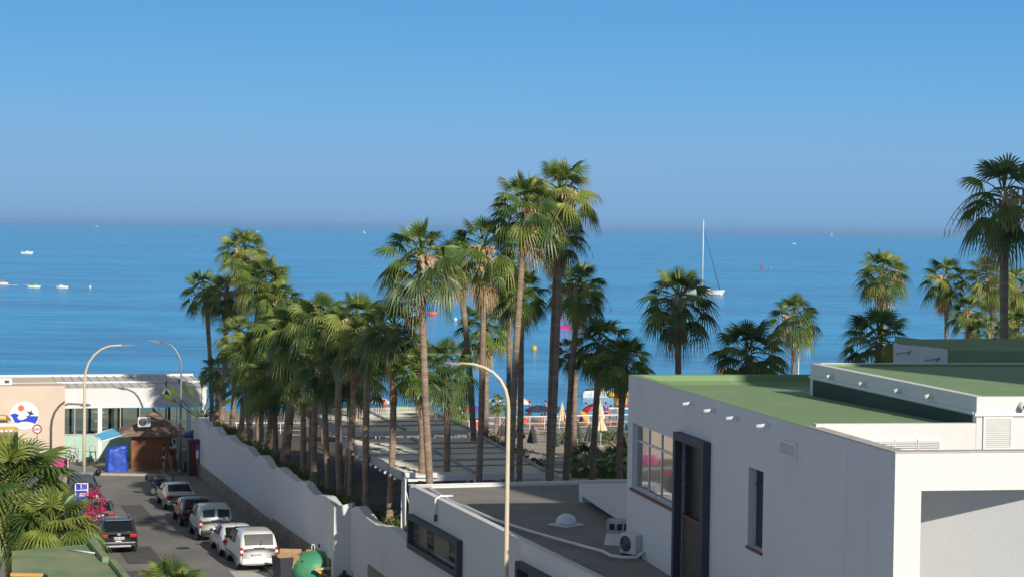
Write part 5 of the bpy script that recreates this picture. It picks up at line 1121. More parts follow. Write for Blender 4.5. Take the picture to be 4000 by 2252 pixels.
g = MB(); g.bb(-.10, .10, -.05, -.031, zp + .27, zp + .62); g.build("upper_plate", M['purple'], ps)
def parasol_open(name, label, p, R, h, rise, cols, group=None, tilt=0, pole='pvc'):
    r = thing(name, label, "parasol", p, 0, group); g = MB(); n = 16; ring = [V3(R * math.cos(6.2832 * k / n), R * math.sin(6.2832 * k / n), h) for k in range(n)]; mid = [V3(.55 * R * math.cos(6.2832 * k / n), .55 * R * math.sin(6.2832 * k / n), h + rise * .62) for k in range(n)]; top = V3(0, 0, h + rise)
    fl = [q - V3(0, 0, .14) for q in ring]; g.v = []; T_ = Matrix.Translation((0, 0, h * .5)) @ Matrix.Rotation(tilt, 4, 'Y') @ Matrix.Translation((0, 0, -h * .5)); X = lambda q: T_ @ q
    for k in range(n):
        k2 = (k + 1) % n; mi = (k // 2) % len(cols); g.add([X(top), X(mid[k]), X(mid[k2])], [(0, 1, 2)], mi); g.add([X(mid[k]), X(ring[k]), X(ring[k2]), X(mid[k2])], [(0, 1, 2, 3)], mi); g.add([X(ring[k]), X(fl[k]), X(fl[k2]), X(ring[k2])], [(0, 1, 2, 3)], mi)
    g.build("canopy", [M[c] for c in cols], r); g = MB(); g.tube([V3(0, 0, 0), X(V3(0, 0, h + rise + .06))], .025, 6); g.build("pole", M[pole], r); return r
parasol_open("parasol", "dark blue open parasol between the kiosk and the white wall", G(728, 1850) + V3(.6, 2, 0), 1.15, 2.35, .45, ['blue', 'navy'])
q = G(738, 1835); ct = thing("serving_counter", "white serving counter on the kiosk's right side under the parasol", "counter", q, SROT); g = MB(); g.bb(-.6, .5, -.1, .4, 1.3, 1.42); g.build("top", M['whitepaint'], ct); g = MB(); g.bb(-.5, .4, 0, .3, 0, 1.299); g.build("body", mat("pale_wood", (.48, .36, .24), .7, .1, 3), ct)
q = G(718, 1848); bn = thing("litter_bin", "green litter bin with a yellow stripe beside the counter", "bin", q + V3(.2, 0, 0)); g = MB(); g.lathe([(.17, 0), (.21, .75), (.22, .78), (.18, .8)], (0, 0, 0), 12); g.build("bin", mat("dark_green_paint", (.02, .10, .06), .5), bn); g = MB(); g.bb(.06, .16, -.24, -.2, .02, .72); g.build("stripe", M['yellow'], bn)
# ------------------------------------------------------------------ foreground left: green hut roofs, bougainvillea, shrub
hut = thing("green_roofed_hut", "low hut with faded green flat roofs in the lower left foreground", "hut", G(300, 2200, 4.5) * 1.0)
ho = Vector(hut.location); ho.z = 0; hut.location = ho
A = [G(46, 2156, 4.5), G(364, 2128, 4.5), G(425, 2200, 4.5), G(500, 2290, 4.5), G(46, 2270, 4.5)]; A = [q - ho for q in A]
g = MB(); slab(g, A, 0, 4.5); g.build("wall", M['darkgrey'], hut)
g = MB(); slab(g, A, 4.501, 4.56); g.build("roof", M['greenroof2'], hut)
Bp = [G(187, 2222, 4.85), G(449, 2204, 4.85), G(520, 2290, 4.85), G(187, 2300, 4.85)]; Bp = [q - ho for q in Bp]
g = MB(); slab(g, Bp, 4.561, 4.9); g.build("upper_roof", M['greenroof2'], hut)
def kerb_(a, c, w, z0, z1, name, m):
    d = (c - a).normalized(); s = V3(d.y, -d.x, 0) * w; g = MB(); slab(g, [V3(a.x, a.y, 0), V3(c.x, c.y, 0), V3(c.x, c.y, 0) + s, V3(a.x, a.y, 0) + s], z0, z1); g.build(name, m, hut)
kerb_(A[1], A[2] + (A[2] - A[1]) * .0, .22, 4.1, 4.74, "edge_upstand", M['greenroof2']); kerb_(Bp[1], Bp[2], .2, 4.2, 5.05, "edge_upstand", M['greenroof2'])
a, c = G(46, 2250, 4.57) - ho, G(165, 2250, 4.57) - ho; g = MB(); g.box(((a.x + c.x) / 2, (a.y + c.y) / 2 + .1, 4.62), (1.1, .16, .1)); g.build("plank", mat("orange_plank", (.60, .33, .10), .7, .1, 3), hut)
a, c = G(265, 2148, 4.57), G(385, 2165, 4.57); g = MB(); g.tube([a + V3(0, 0, .04), c + V3(0, 0, .04)], .03, 6); o = g.build("roof_stick", M['offwhite']); tag(o, "pale stick lying across the green hut roof", "stick")
bm = MB(); rnd = random.Random(8); pc = P(357, 2000, 103); fm = MB(); sm = MB()
for (U, V, rr_) in ((372, 1925, .38), (398, 1955, .30), (352, 1935, .25), (340, 1975, .32), (372, 1995, .38), (395, 1985, .25), (350, 2020, .30), (375, 2040, .28), (335, 2050, .2), (330, 2065, .25)):
    q = P(U, V, 103) - pc; leaf_cloud(fm, q, (rr_, rr_, rr_), 110, .07, rnd, [0]); leaf_cloud(fm, q - V3(.1, .1, .1), (rr_, rr_, rr_), 25, .08, rnd, [1])
    sm.tube([V3(-.3, 0, -pc.z), V3(-.2, 0, -1.2), q], [.03, .02, .008], 4)
bg_ = thing("bougainvillea", "magenta flowering bougainvillea before the parked cars on the left", "plant", pc); fm.build("flowers", [M['pink'], M['leaf2']], bg_); sm.build("stem", M['trunk'], bg_)
OM = shrub_mesh(300, [M['olive'], M['hedge1']], (.75, .7, .75), 900, .055, 7)
q = P(365, 2125, 96); plant("olive_shrub", "dry olive coloured shrub beside the charcoal car", "shrub", (q.x, q.y, q.z - .25), OM, 1.0)
# ================================================================== PEOPLE (skin-modifier bodies)
def skin_mesh(name, nodes, edges, m, parent, root=0, sub=1):
    me = bpy.data.meshes.new(name); me.from_pydata([n[0] for n in nodes], edges, []); me.materials.append(m)
    o = bpy.data.objects.new(name, me); COL.objects.link(o); o.parent = parent
    o.modifiers.new("skin", 'SKIN'); me.skin_vertices.new() if not me.skin_vertices else None
    sv = me.skin_vertices[0].data
    for i, n in enumerate(nodes): r = n[1]; sv[i].radius = (r, r) if not isinstance(r, tuple) else r; sv[i].use_root = (i == root)
    if sub: s = o.modifiers.new("sub", 'SUBSURF'); s.levels = s.render_levels = sub
    for p in me.polygons: p.use_smooth = True
    return o
def person(label, p, rz, pose='stand', shirt=None, shorts='navy', hair='hair', s=1.0, arms='down', group=None, skirt=False):
    r = thing("person", label, "person", p, rz, group); r.scale = (s, s, s)
    if pose == 'sit': hip = V3(0, 0, .50); kn = [V3(.12 * q, .42, .52) for q in (-1, 1)]; an = [V3(.12 * q, .44, .10) for q in (-1, 1)]; lean = V3(0, -.06, .0)
    elif pose == 'ground': hip = V3(0, 0, .14); kn = [V3(.14 * q, .36, .40) for q in (-1, 1)]; an = [V3(.13 * q, .62, .08) for q in (-1, 1)]; lean = V3(0, -.12, 0)
    elif pose == 'walk': hip = V3(0, 0, .92); kn = [V3(-.10, .16, .50), V3(.10, -.05, .50)]; an = [V3(-.10, .20, .09), V3(.10, -.28, .13)]; lean = V3(0, .04, 0)
    else: hip = V3(0, 0, .92); kn = [V3(.10 * q, .01, .50) for q in (-1, 1)]; an = [V3(.11 * q, -.01, .09) for q in (-1, 1)]; lean = V3(0, 0, 0)
    ch = hip + V3(0, 0, .38) + lean; nk = hip + V3(0, 0, .56) + lean * 1.2; hd = nk + V3(0, .02, .17)
    N = [(hip, (.145, .11)), (hip + V3(0, 0, .18) + lean * .5, (.125, .10)), (ch, (.155, .115)), (nk, .055), (hd - V3(0, -.01, .06), .075), (hd + V3(0, 0, .05), .09)]; E = [(0, 1), (1, 2), (2, 3), (3, 4), (4, 5)]
    N.append((hd + V3(0, .10, -.005), .018)); E.append((4, 6))                           # nose
    hands = []
    for k, q in enumerate((-1, 1)):
        i = len(N); th = hip + V3(.10 * q, .02, -.05)
        N += [(th, .09), (kn[k], .06), (an[k] + V3(0, 0, .12), .048), (an[k], .04), (an[k] + V3(0, .16, -.05), .032)]; E += [(0, i), (i, i + 1), (i + 1, i + 2), (i + 2, i + 3), (i + 3, i + 4)]
        i = len(N); sh = ch + V3(.19 * q, 0, .10)
        if arms == 'fwd': el, wr = sh + V3(.04 * q, .16, -.22), sh + V3(.0, .42, -.16)
        elif arms == 'up': el, wr = sh + V3(.12 * q, .06, .18), sh + V3(.05 * q, .08, .42)
        else: el, wr = sh + V3(.06 * q, -.02, -.28), sh + V3(.07 * q, .06, -.52)
        d = (wr - el).normalized(); hn = wr + d * .08; N += [(sh, .055), (el, .042), (wr, .028), (hn, (.04, .018))]; E += [(2, i), (i, i + 1), (i + 1, i + 2), (i + 2, i + 3)]
        side = d.cross(V3(q, 0, 0)).normalized() if abs(d.x) < .9 else V3(0, 1, 0); j = i + 3
        for f in range(4):
            i = len(N); b0 = hn + side * (.026 * (f - 1.5)) + d * .02; ln = (.055, .068, .063, .048)[f]; N += [(b0 + d * ln * .6, .010), (b0 + d * ln + V3(-q * .015, 0, 0), .008)]; E += [(j, i), (i, i + 1)]
        i = len(N); N += [(wr + side * -.05 + d * .05, .011), (wr + side * -.06 + d * .085, .009)]; E += [(j - 1, i), (i, i + 1)]
    skin_mesh("body", N, E, M['skin'], r)
    cl = 1.16
    if shirt:
        n2 = [(hip + V3(0, 0, .02), (.165, .13)), (hip + V3(0, 0, .18) + lean * .5, (.15, .12)), (ch, (.18, .14)), (nk - V3(0, 0, .05), .08)]; e2 = [(0, 1), (1, 2), (2, 3)]
        for q in (-1, 1): i = len(n2); sh = ch + V3(.19 * q, 0, .10); el = sh + (V3(.04 * q, .16, -.22) if arms == 'fwd' else V3(.12 * q, .06, .18) if arms == 'up' else V3(.06 * q, -.02, -.28)); n2 += [(sh, .072), (sh.lerp(el, .6), .062)]; e2 += [(2, i), (i, i + 1)]
        skin_mesh("shirt", n2, e2, M[shirt], r)
    n3 = [(hip + V3(0, 0, .05), (.16, .125)), (hip + V3(0, 0, -.03), (.165, .13))]; e3 = [(0, 1)]
    for k, q in enumerate((-1, 1)): i = len(n3); th = hip + V3(.10 * q, .02, -.05); n3 += [(th, .108), (th.lerp(kn[k], .62), .088)]; e3 += [(1, i), (i, i + 1)]
    skin_mesh("shorts", n3, e3, M[shorts], r)
    g = MB(); g.lathe([(.02, -.02), (.085, 0), (.108, .05), (.10, .10), (.06, .14), (.01, .15)], hd + V3(0, -.018, .01), 12); g.build("hair", M[hair], r)
    g = MB()
    for q in (-1, 1): g.lathe([(.011, 0), (.011, .01)], hd + V3(.033 * q, .088, .015), 6)
    g.build("eyes", M['black'], r)
    g = MB(); g.box(hd + V3(0, .09, -.055), (.045, .012, .010)); g.build("mouth", M['maroon'], r)
    return r
# ================================================================== GARDEN AND BEACH
def parasol_closed(label, U, Vt, Vb, D, c='darkcloth', w=.34, group=None, stripes=None):
    """folded parasol: cloth from Vt to Vb in the picture, pole to the ground"""
    a, b_ = P(U, Vt, D), P(U, Vb, D); z = gz(b_.x, b_.y) if D < 160 else -.3; p = V3(b_.x, b_.y, z); r = thing("parasol", label, "parasol", p, 0, group)
    zb, zt = b_.z - z, a.z - z; h = zt - zb; g = MB(); n = 20; rows = []
    for t, k in ((0, 1.0), (.06, 1.04), (.35, .78), (.7, .42), (.93, .15), (1.0, .04)):
        rows.append([V3(w * k * (1 + .16 * (1 if i % 2 else -1) * (1 - t * .6)) * math.cos(6.2832 * i / n), w * k * (1 + .16 * (1 if i % 2 else -1) * (1 - t * .6)) * math.sin(6.2832 * i / n), zb + h * t + (.05 * (i % 2) if t == 0 else 0)) for i in range(n)])
    for j in range(len(rows) - 1):
        for i in range(n): g.add([rows[j][i], rows[j][(i + 1) % n], rows[j + 1][(i + 1) % n], rows[j + 1][i]], [(0, 1, 2, 3)], (i % 2) if stripes else 0, False)
    g.build("cloth", [M[c], M[stripes or c]], r); g = MB(); g.tube([V3(0, 0, 0), V3(0, 0, zt + .05)], .03, 6); g.build("pole", M['pvc'], r); g = MB(); g.lathe([(.25, 0), (.25, .06), (.05, .09)], (0, 0, 0), 12); g.build("base", M['kerb'], r); return r
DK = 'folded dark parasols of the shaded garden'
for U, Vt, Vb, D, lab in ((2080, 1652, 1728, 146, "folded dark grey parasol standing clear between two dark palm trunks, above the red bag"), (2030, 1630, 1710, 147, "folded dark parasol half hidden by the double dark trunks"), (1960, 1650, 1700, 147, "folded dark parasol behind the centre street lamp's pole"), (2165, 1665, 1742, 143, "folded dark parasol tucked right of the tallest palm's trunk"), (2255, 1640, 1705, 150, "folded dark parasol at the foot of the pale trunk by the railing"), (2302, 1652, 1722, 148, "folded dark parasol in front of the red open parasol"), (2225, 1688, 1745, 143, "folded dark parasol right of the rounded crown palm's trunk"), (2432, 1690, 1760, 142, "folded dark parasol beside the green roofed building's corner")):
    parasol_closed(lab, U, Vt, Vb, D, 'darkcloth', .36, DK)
CRM = 'folded cream parasols by the beach railing'
for U, Vt, Vb, D, lab, w in ((2195, 1569, 1643, 158, "folded cream parasol seen against the sea left of the rounded crown palm's trunk", .30), (2344, 1562, 1635, 168, "upper folded cream parasol, tip against the sea by the jet ski", .36), (2347, 1628, 1680, 150, "lower folded cream parasol overlapping another, right of a dark trunk", .42), (2228, 1582, 1665, 157, "narrow folded pale parasol between the dark and the pale trunk", .15)):
    parasol_closed(lab, U, Vt, Vb, D, 'beigecloth', w, CRM)
parasol_closed("folded grey and white striped parasol by the white railing", 1793, 1568, 1640, 152, 'offwhite', .42, None, 'metalgrey')
parasol_closed("folded cream parasol with shaded foot in a white pot", 1891, 1605, 1684, 140, 'beigecloth', .26, None)
q = P(1898, 1695, 139); q.z = gz(q.x, q.y); pt = thing("white_planter", "white cylindrical planter at the foot of the striped parasol row", "planter", q); g = MB(); g.lathe([(.22, 0), (.27, .04), (.29, .62), (.26, .62), (.25, .5)], (0, 0, 0), 20); g.build("pot", M['pvc'], pt)
# white railing along the beach
def railing(label, U0, V0, U1, V1, D0, D1, h=1.05, n=12):
    a, b_ = P(U0, V0, D0), P(U1, V1, D1); r = thing("railing", label, "railing", V3(a.x, a.y, a.z - h), 0, 'white railings at the beach edge'); d = b_ - a; g = MB(); g.tube([V3(0, 0, h), d + V3(0, 0, h)], .06, 6); g.build("top_rail", M['whitepaint'], r)
    for z in (.5, .15): g = MB(); g.tube([V3(0, 0, z), d + V3(0, 0, z)], .02, 5); g.build("rail", M['whitepaint'], r)
    for k in range(n + 1): q = d * (k / n); g = MB(); g.tube([q - V3(0, 0, .3), q + V3(0, 0, h)], .03, 6); g.build("post", M['whitepaint'], r)
railing("white tubular railing along the beach in front of the sea, right part", 1895, 1630, 2470, 1617, 163, 166, n=10)
railing("white tubular railing behind the orange chair, left part", 1610, 1646, 1870, 1642, 158, 158, n=7)
railing("low white railing between the left palm trunks and the beach", 880, 1650, 1180, 1650, 150, 154, n=7)
# open parasols on the beach
def gp(U, V, D): q = P(U, V, D); return q
def bz(y): return -.02 if y < 160 else (-.02 - .33 * (y - 160) / 12 if y < 172 else -.35 - 1.15 * (y - 172) / 16 if y < 188 else -1.5 - 1.25 * (y - 188) / 18)
for U, V, D, R, cols, lab, tilt in ((1752, 1588, 176, 1.25, ['skyblue', 'skyblue'], "sky blue open parasol on the beach behind the striped folded one", 0), (1785, 1578, 180, 1.1, ['red', 'coral'], "red open parasol half behind the sky blue one", .2), (1850, 1590, 182, 1.2, ['purple', 'skyblue'], "purple and blue open parasol beside a palm trunk", 0), (2106, 1592, 182, 1.25, ['navy', 'darkcloth'], "black open parasol on the beach left of the tallest palm's trunk", 0), (2162, 1594, 186, 1.15, ['darkcloth', 'navy'], "black open parasol on the beach right of the tallest palm's trunk", 0)):
    q = P(U, V, D); z = bz(D); parasol_open("parasol", lab, V3(q.x, q.y, z), R, q.z - z - .15, .45, cols, 'open parasols on the beach', tilt)
q = P(2312, 1616, 178); parasol_open("parasol", "red open parasol tipped on its side behind the white railing", V3(q.x, q.y, bz(178)), 1.0, 1.2, .45, ['red', 'red', 'red', 'maroon'], 'open parasols on the beach', -.9)
q = P(2270, 1635, 176); parasol_open("parasol", "yellow open parasol tipped low behind the pale trunk", V3(q.x, q.y, bz(176)), .7, .75, .35, ['yellow', 'yellow'], 'open parasols on the beach', 1.0)
q = P(1606, 1598, 178); o = thing("beach_tent", "lime green beach tent beyond the farther pergola", "tent", V3(q.x, q.y, bz(178)), .1); g = MB(); w, l, h = 1.35, .8, q.z + 1.0 - bz(178) - .7
g.add([(-w, -l, 0), (w, -l, 0), (w, l, 0), (-w, l, 0), (-w * .8, -.2, h), (w * .8, -.2, h * .92), (w * .8, l * .6, h * .92), (-w * .8, l * .6, h)], [(0, 1, 5, 4), (1, 2, 6, 5), (2, 3, 7, 6), (3, 0, 4, 7), (4, 5, 6, 7)]); g.build("tent_cloth", M['lime'], o, bevel=.15); g = MB(); g.tube([V3(-w, -l, 0), V3(-w * .8, -.22, h + .02), V3(-w * .8, l * .6, h + .02)], .03, 5); g.build("tent_pole", M['yellow'], o)
# thatch hut roof beside it
for U, V, lab, w, h in ((1535, 1600, "brown thatched beach shelter roof behind the palm with the red trunk", 3.8, 1.1), (1370, 1605, "brown thatched beach shelter farther left between dark trunks", 2.6, 1.0)):
    q = P(U, V, 150); r = thing("thatched_shelter", lab, "shelter", V3(q.x, q.y, .1), .1, 'thatched shelters by the beach'); z = q.z - .1
    g = MB(); g.add([(-w, -1.5, z - h), (w, -1.5, z - h), (w, 1.5, z - h), (-w, 1.5, z - h), (-w * .25, 0, z), (w * .1, 0, z)], [(0, 1, 5, 4), (1, 2, 5), (2, 3, 4, 5), (3, 0, 4), (3, 2, 1, 0)]); g.build("roof", M['hut_brown'], r)
    for sx in (-.8, .8):
        for sy in (-1.1, 1.1): g = MB(); g.tube([V3(sx * w, sy, 0), V3(sx * w, sy, z - h)], .07, 6); g.build("post", M['trunk'], r)
# loungers, chairs
def lounger(label, p, rz, c='tan', group='sun loungers in the garden', back=.7):
    r = thing("sun_lounger", label, "sun lounger", p, rz, group); g = MB(); g.bb(-.32, .32, -.95, .35, .30, .36); g.build("seat", M[c], r)
    g = MB(); g.box((0, .35 + .32 * math.cos(back), .33 + .32 * math.sin(back)), (.64, .66, .06), M=Matrix.Rotation(back, 3, 'X')); g.build("backrest", M[c], r)
    for sx in (-.28, .28):
        for y in (-.8, .3): g = MB(); g.bb(sx - .03, sx + .03, y - .03, y + .03, 0, .30); g.build("leg", M[c], r)
    return r
for k, (U, V, D, rz, lab) in enumerate(((2400, 1725, 139, 1.9, "tan sun lounger nearest the green roofed building, in sun"), (2372, 1708, 143, 1.9, "tan sun lounger behind the nearest sunlit one"), (2420, 1700, 147, 2.0, "tan sun lounger at the back right below the shrubs"), (2245, 1735, 138, 1.2, "tan lounger with raised back under two folded dark parasols"), (2118, 1680, 158, 1.5, "dark lounger casting a shadow left of the tallest palm's trunk"), (2340, 1768, 131, 1.8, "shaded lounger behind the dark low palms"), (2170, 1762, 134, 1.7, "pale lounger on the edge of the shade"), (2390, 1790, 129, 1.8, "shaded lounger farthest right near the building's wall"))):
    q = P(U, V, D); lounger(lab, V3(q.x, q.y, gz(q.x, q.y)), rz, ['tan', 'beigecloth'][k % 2])
def chair(label, p, rz, c, group='plastic chairs on the beach terrace'):
    r = thing("plastic_chair", label, "chair", p, rz, group); g = MB(); g.bb(-.24, .24, -.22, .24, .42, .46); g.build("seat", M[c], r, bevel=.02); g = MB(); g.box((0, -.25, .72), (.48, .05, .58), M=Matrix.Rotation(.18, 3, 'X')); g.build("backrest", M[c], r, bevel=.02)
    for sx in (-.2, .2):
        for sy in (-.2, .2): g = MB(); g.tube([V3(sx * 1.1, sy * 1.1, 0), V3(sx, sy, .43)], .022, 5); g.build("leg", M['whitepaint'], r)
    return r
q = P(1822, 1690, 141); chair("bright orange plastic chair on the beach terrace by the pergola", V3(q.x, q.y, gz(q.x, q.y)), 2.6, 'coral')
q = P(1853, 1625, 160); chair("small coral chair beside the palm trunk on the beach", V3(q.x, q.y, bz(160)), 2.9, 'coral')
for k, (U, V, lab) in enumerate(((1340, 1700, "white table behind the wall's dark trunks"), (1440, 1690, "white table with yellow top behind the near pergola, left"), (1560, 1693, "white table laid for lunch behind the near pergola, centre"), (1830, 1700, "white side table beside the orange chair"))):
    q = P(U, V, 128 if k < 3 else 142); z = gz(q.x, q.y); r = thing("white_table", lab, "table", V3(q.x, q.y, z), 0, 'white tables of the beach terrace'); hz_ = max(.7, q.z - z) if k < 3 else .6
    g = MB(); g.bb(-.55, .55, -.35, .35, hz_ - .04, hz_); g.build("top", [M['whitepaint'], M['yellow'], M['offwhite'], M['beigecloth']][k], r)
    for sx in (-.45, .45): g = MB(); g.tube([V3(sx, 0, 0), V3(sx, 0, hz_ - .04)], .03, 6); g.build("leg", M['whitepaint'], r)
# people
q = P(1757, 1712, 141); person("person seated from behind in a white shirt and maroon shorts by the railing", V3(q.x, q.y, gz(q.x, q.y)), .3, 'sit', 'offwhite', 'maroon')
q = P(1757, 1712, 141); chair("white chair under the seated person in maroon shorts", V3(q.x, q.y, gz(q.x, q.y)), .3, 'offwhite')
BP = 'people on the beach'
def bper(U, V, D, *a, **k): q = P(U, V, D); return person(a[0], V3(q.x, q.y, bz(D)), *a[1:], group=BP, **k)
bper(1990, 1640, 172, "person with a towel over the shoulder walking along the railing", 1.2, 'stand', 'offwhite', 'darkcloth')
bper(1752, 1640, 172, "person in dark shorts standing under the sky blue parasol", 2.8, 'stand', None, 'navy')
bper(1765, 1640, 174, "person in red swimwear under the sky blue parasol", 2.5, 'stand', 'red', 'red')
bper(1836, 1640, 176, "person standing by the purple parasol beside the palm trunk", .5, 'walk', None, 'navy')
for U, V, sh, so, lab in ((2050, 1645, 'coral', 'navy', "person sitting on the sand in a coral top behind the railing"), (2118, 1640, None, 'orange', "person sitting under the left black parasol"), (2135, 1642, 'offwhite', 'navy', "person in white sitting between the two black parasols"), (2385, 1640, 'orange', 'red', "person in orange standing right of the cream parasols"), (2412, 1640, 'yellow', 'green', "person in yellow right of the person in orange"), (1975, 1660, None, 'blue', "person sitting on the sand behind the centre lamp pole"), (2208, 1645, 'yellow', 'orange', "person in yellow sitting by the folded cream parasol")):
    bper(U, V, 170, lab, U * .7, 'ground' if U < 2300 else 'stand', sh, so)
q = P(668, 1835, 131.5); person("person in shorts standing at the kiosk's right corner in shade", V3(q.x, q.y, .12), 1.2, 'stand', 'darkcloth', 'tan')
q = P(640, 1835, 131.2); person("person in dark clothes standing against the kiosk's wood wall", V3(q.x, q.y, .12), 2.2, 'stand', 'darkcloth', 'navy')
p = rface(705, 1690, 2.0); person("person with dark hair sitting behind the restaurant glass", rw(p.x, 2.0, .5), 2.9, 'sit', 'red', 'navy')
for k, (U, c, lab) in enumerate(((280, 'coral', "person in coral inside the restaurant, far left behind the glass"), (362, 'skyblue', "person in light blue inside the restaurant left of the white column"))): p = rface(U, 1700, 2.2); person(lab, rw(p.x, 2.2, .12), k + .5, 'stand', c, 'navy', group='guests inside the restaurant')
for k, U in enumerate((270, 300, 340, 372, 410, 450)): p = rface(U, 1700, 3 + (k % 2) * 1.6); r = thing("restaurant_table", "dark dining table inside the restaurant behind the glass", "table", rw(p.x, 3 + (k % 2) * 1.6, .12), SROT, 'dining tables inside the restaurant'); g = MB(); g.bb(-.5, .5, -.4, .4, .72, .76); g.build("top", M['darkgrey'], r); g = MB(); g.tube([V3(0, 0, 0), V3(0, 0, .72)], .05, 6); g.build("pedestal", M['black'], r)
for k, (U, lab) in enumerate(((430, "yellow beach flag board seen through the restaurant glass"), (465, "yellow board right of another seen through the restaurant glass"))): p = rface(U, 1650, 9); g = MB(); g.bb(-.12, .12, -.03, .03, .0, 2.9); g.bb(.16, .26, -.03, .03, 0, 2.9); o = g.build("yellow_board", M['yellow']); o.location = rw(p.x, 9, 0); tag(o, lab, "board", 'yellow boards behind the restaurant')
# shrubs and low palms in the garden
SHM = [shrub_mesh(400 + i, [M['hedge1'], M['leafgrey']], (1.2, .7, .55), 420, .075, 5) for i in range(2)]
for k, (U, V, D, s, lab) in enumerate(((2195, 1690, 152, 1.5, "grey green shrub left of the pale trunk by the railing"), (2262, 1690, 154, 1.0, "shrub between two folded dark parasols"), (2400, 1690, 152, 1.6, "grey green shrub behind the sunlit loungers"), (2452, 1690, 152, 1.4, "shrub nearest the green roofed building's corner"), (1938, 1700, 138, .7, "flowering shrub right of the white planter"), (1900, 1882, 92, .8, "low shrub between trunks above the grey roof's edge"), (1800, 1880, 93, .8, "low shrub left of another above the grey roof's edge"))):
    q = P(U, V, D); plant("garden_shrub", lab, "shrub", V3(q.x, q.y, gz(q.x, q.y)), SHM[k % 2], s, k, 'shrubs of the hotel garden')
q = P(1945, 1555, 140); bent = palm("small bent palm with a crooked trunk by the railing", (1945, 1570), 141, .75, 1925, 'low palms of the hotel garden', 'thin', 0, trunk_r=.13)
for U, V, bu, D, R, lab in ((2290, 1790, 2284, 118, 1.25, "low dark palm in the shade before the loungers, left of two"), (2400, 1800, 2394, 116, 1.2, "low dark palm in the shade before the loungers, nearer the building"), (1780, 1600, 1765, 131, .95, "low feathery palm hanging before the striped parasol")):
    palm(lab, (U, V), D, R, bu, 'low palms of the hotel garden', 'std', 0, trunk_r=.10)
q = P(2085, 1758, 133); bg2 = thing("red_float", "red inflatable ring leaning in the shade under a folded parasol", "inflatable", V3(q.x, q.y, gz(q.x, q.y)), .4); g = MB(); pts = [V3(.30 * math.cos(a), 0, .52 + .42 * math.sin(a)) for a in [6.2832 * k / 20 for k in range(21)]]; g.tube(pts, .10, 8, cap=False); g.build("ring", M['maroon'], bg2)
# ================================================================== THINGS ON THE SEA
def on_sea(U, V): return G(U, V, SEA_Z)
def hull(b, L, B, H, mi=0, sheer=.15, bow=.25, n=10, z0=-.15):
    rows = []
    for i in range(n + 1):
        t = i / n; x = -L / 2 + L * t; w = B / 2 * (1 - max(0, (t - .45) / .55) ** 2.2) * (.86 + .14 * min(1, t * 4)); zt = H * (1 + sheer * (t - .3) ** 2 * 2); xo = bow * max(0, t - .6) / .4
        rows.append([V3(x, 0, z0), V3(x, -w * .75, z0 + .08), V3(x + xo, -w, zt), V3(x + xo, w, zt), V3(x, w * .75, z0 + .08)])
    vs = [q for r in rows for q in r]; fs = []
    for i in range(n):
        for k in range(5): k2 = (k + 1) % 5; fs.append((i * 5 + k, (i + 1) * 5 + k, (i + 1) * 5 + k2, i * 5 + k2))
    fs.append((0, 1, 2, 3, 4)); fs.append(tuple(n * 5 + k for k in (4, 3, 2, 1, 0))); b.add(vs, fs, mi, False)
# sailing yacht
q = on_sea(2746, 1150); y = thing("sailing_yacht", "white sailing yacht at anchor with bare mast and dark furled foresail", "sailing boat", q, -.45)
top = P(2742, 858, q.y); hm = top.z - SEA_Z; b = MB(); hull(b, 12.0, 3.4, 1.25, 0, .25, .9, 14); b.build("hull", mat("gelcoat", (.80, .79, .76), .35), y)
b = MB(); hull(b, 11.9, 3.42, .12, 0, 0, .1, 14, -.2); b.build("waterline_stripe", M['navy'], y)
b = MB(); b.bb(-2.6, 2.2, -.9, .9, 1.15, 1.75); b.build("cabin", M['whitepaint'], y, bevel=.2)
mxp = -.2; b = MB(); b.tube([V3(mxp, 0, 1.1), V3(mxp, 0, hm)], [.16, .12], 8); b.build("mast", M['whitepaint'], y)
b = MB(); b.tube([V3(mxp, 0, hm * .88), V3(5.2, 0, 1.7)], [.05, .10], 6); b.build("furled_foresail", M['navy'], y)
b = MB(); b.tube([V3(mxp, 0, 2.6), V3(-4.6, 0, 2.5)], .16, 8); b.build("boom", M['whitepaint'], y)
b = MB(); b.tube([V3(mxp, 0, hm), V3(-5.9, 0, 1.4)], .02, 4); b.tube([V3(mxp, 0, hm * .6), V3(mxp - .3, -1.6, 1.2)], .02, 4); b.tube([V3(mxp, 0, hm * .6), V3(mxp - .3, 1.6, 1.2)], .02, 4); b.build("rigging", M['metalgrey'], y)
# small boats
def motorboat(label, U, V, L, rz, c='whitepaint', person_=True, group='small boats far out on the sea', name="motorboat"):
    q = on_sea(U, V); r = thing(name, label, "boat", q, rz, group); b = MB(); hull(b, L, L * .36, L * .16, 0, .3, L * .06); b.build("hull", M[c], r); b = MB(); b.bb(-L * .1, L * .16, -L * .11, L * .11, L * .13, L * .24); b.build("console", M['offwhite'], r, bevel=.05)
    if person_: b = MB(); b.tube([V3(-L * .12, 0, L * .13), V3(-L * .12, 0, L * .30)], .22, 8); b.lathe([(.05, 0), (.16, .1), (.16, .25), (.05, .34)], (-L * .12, 0, L * .31), 8); b.build("helmsman", M['navy'], r)
    return r
motorboat("white motorboat with a dark figure aboard, upper left of the sea", 105, 991, 6.5, .1)
motorboat("tiny white boat near the horizon at the upper left", 378, 885, 15, .0, person_=False)
motorboat("tiny white speedboat trailing a wake right of the red buoy", 3102, 953, 6, .2)
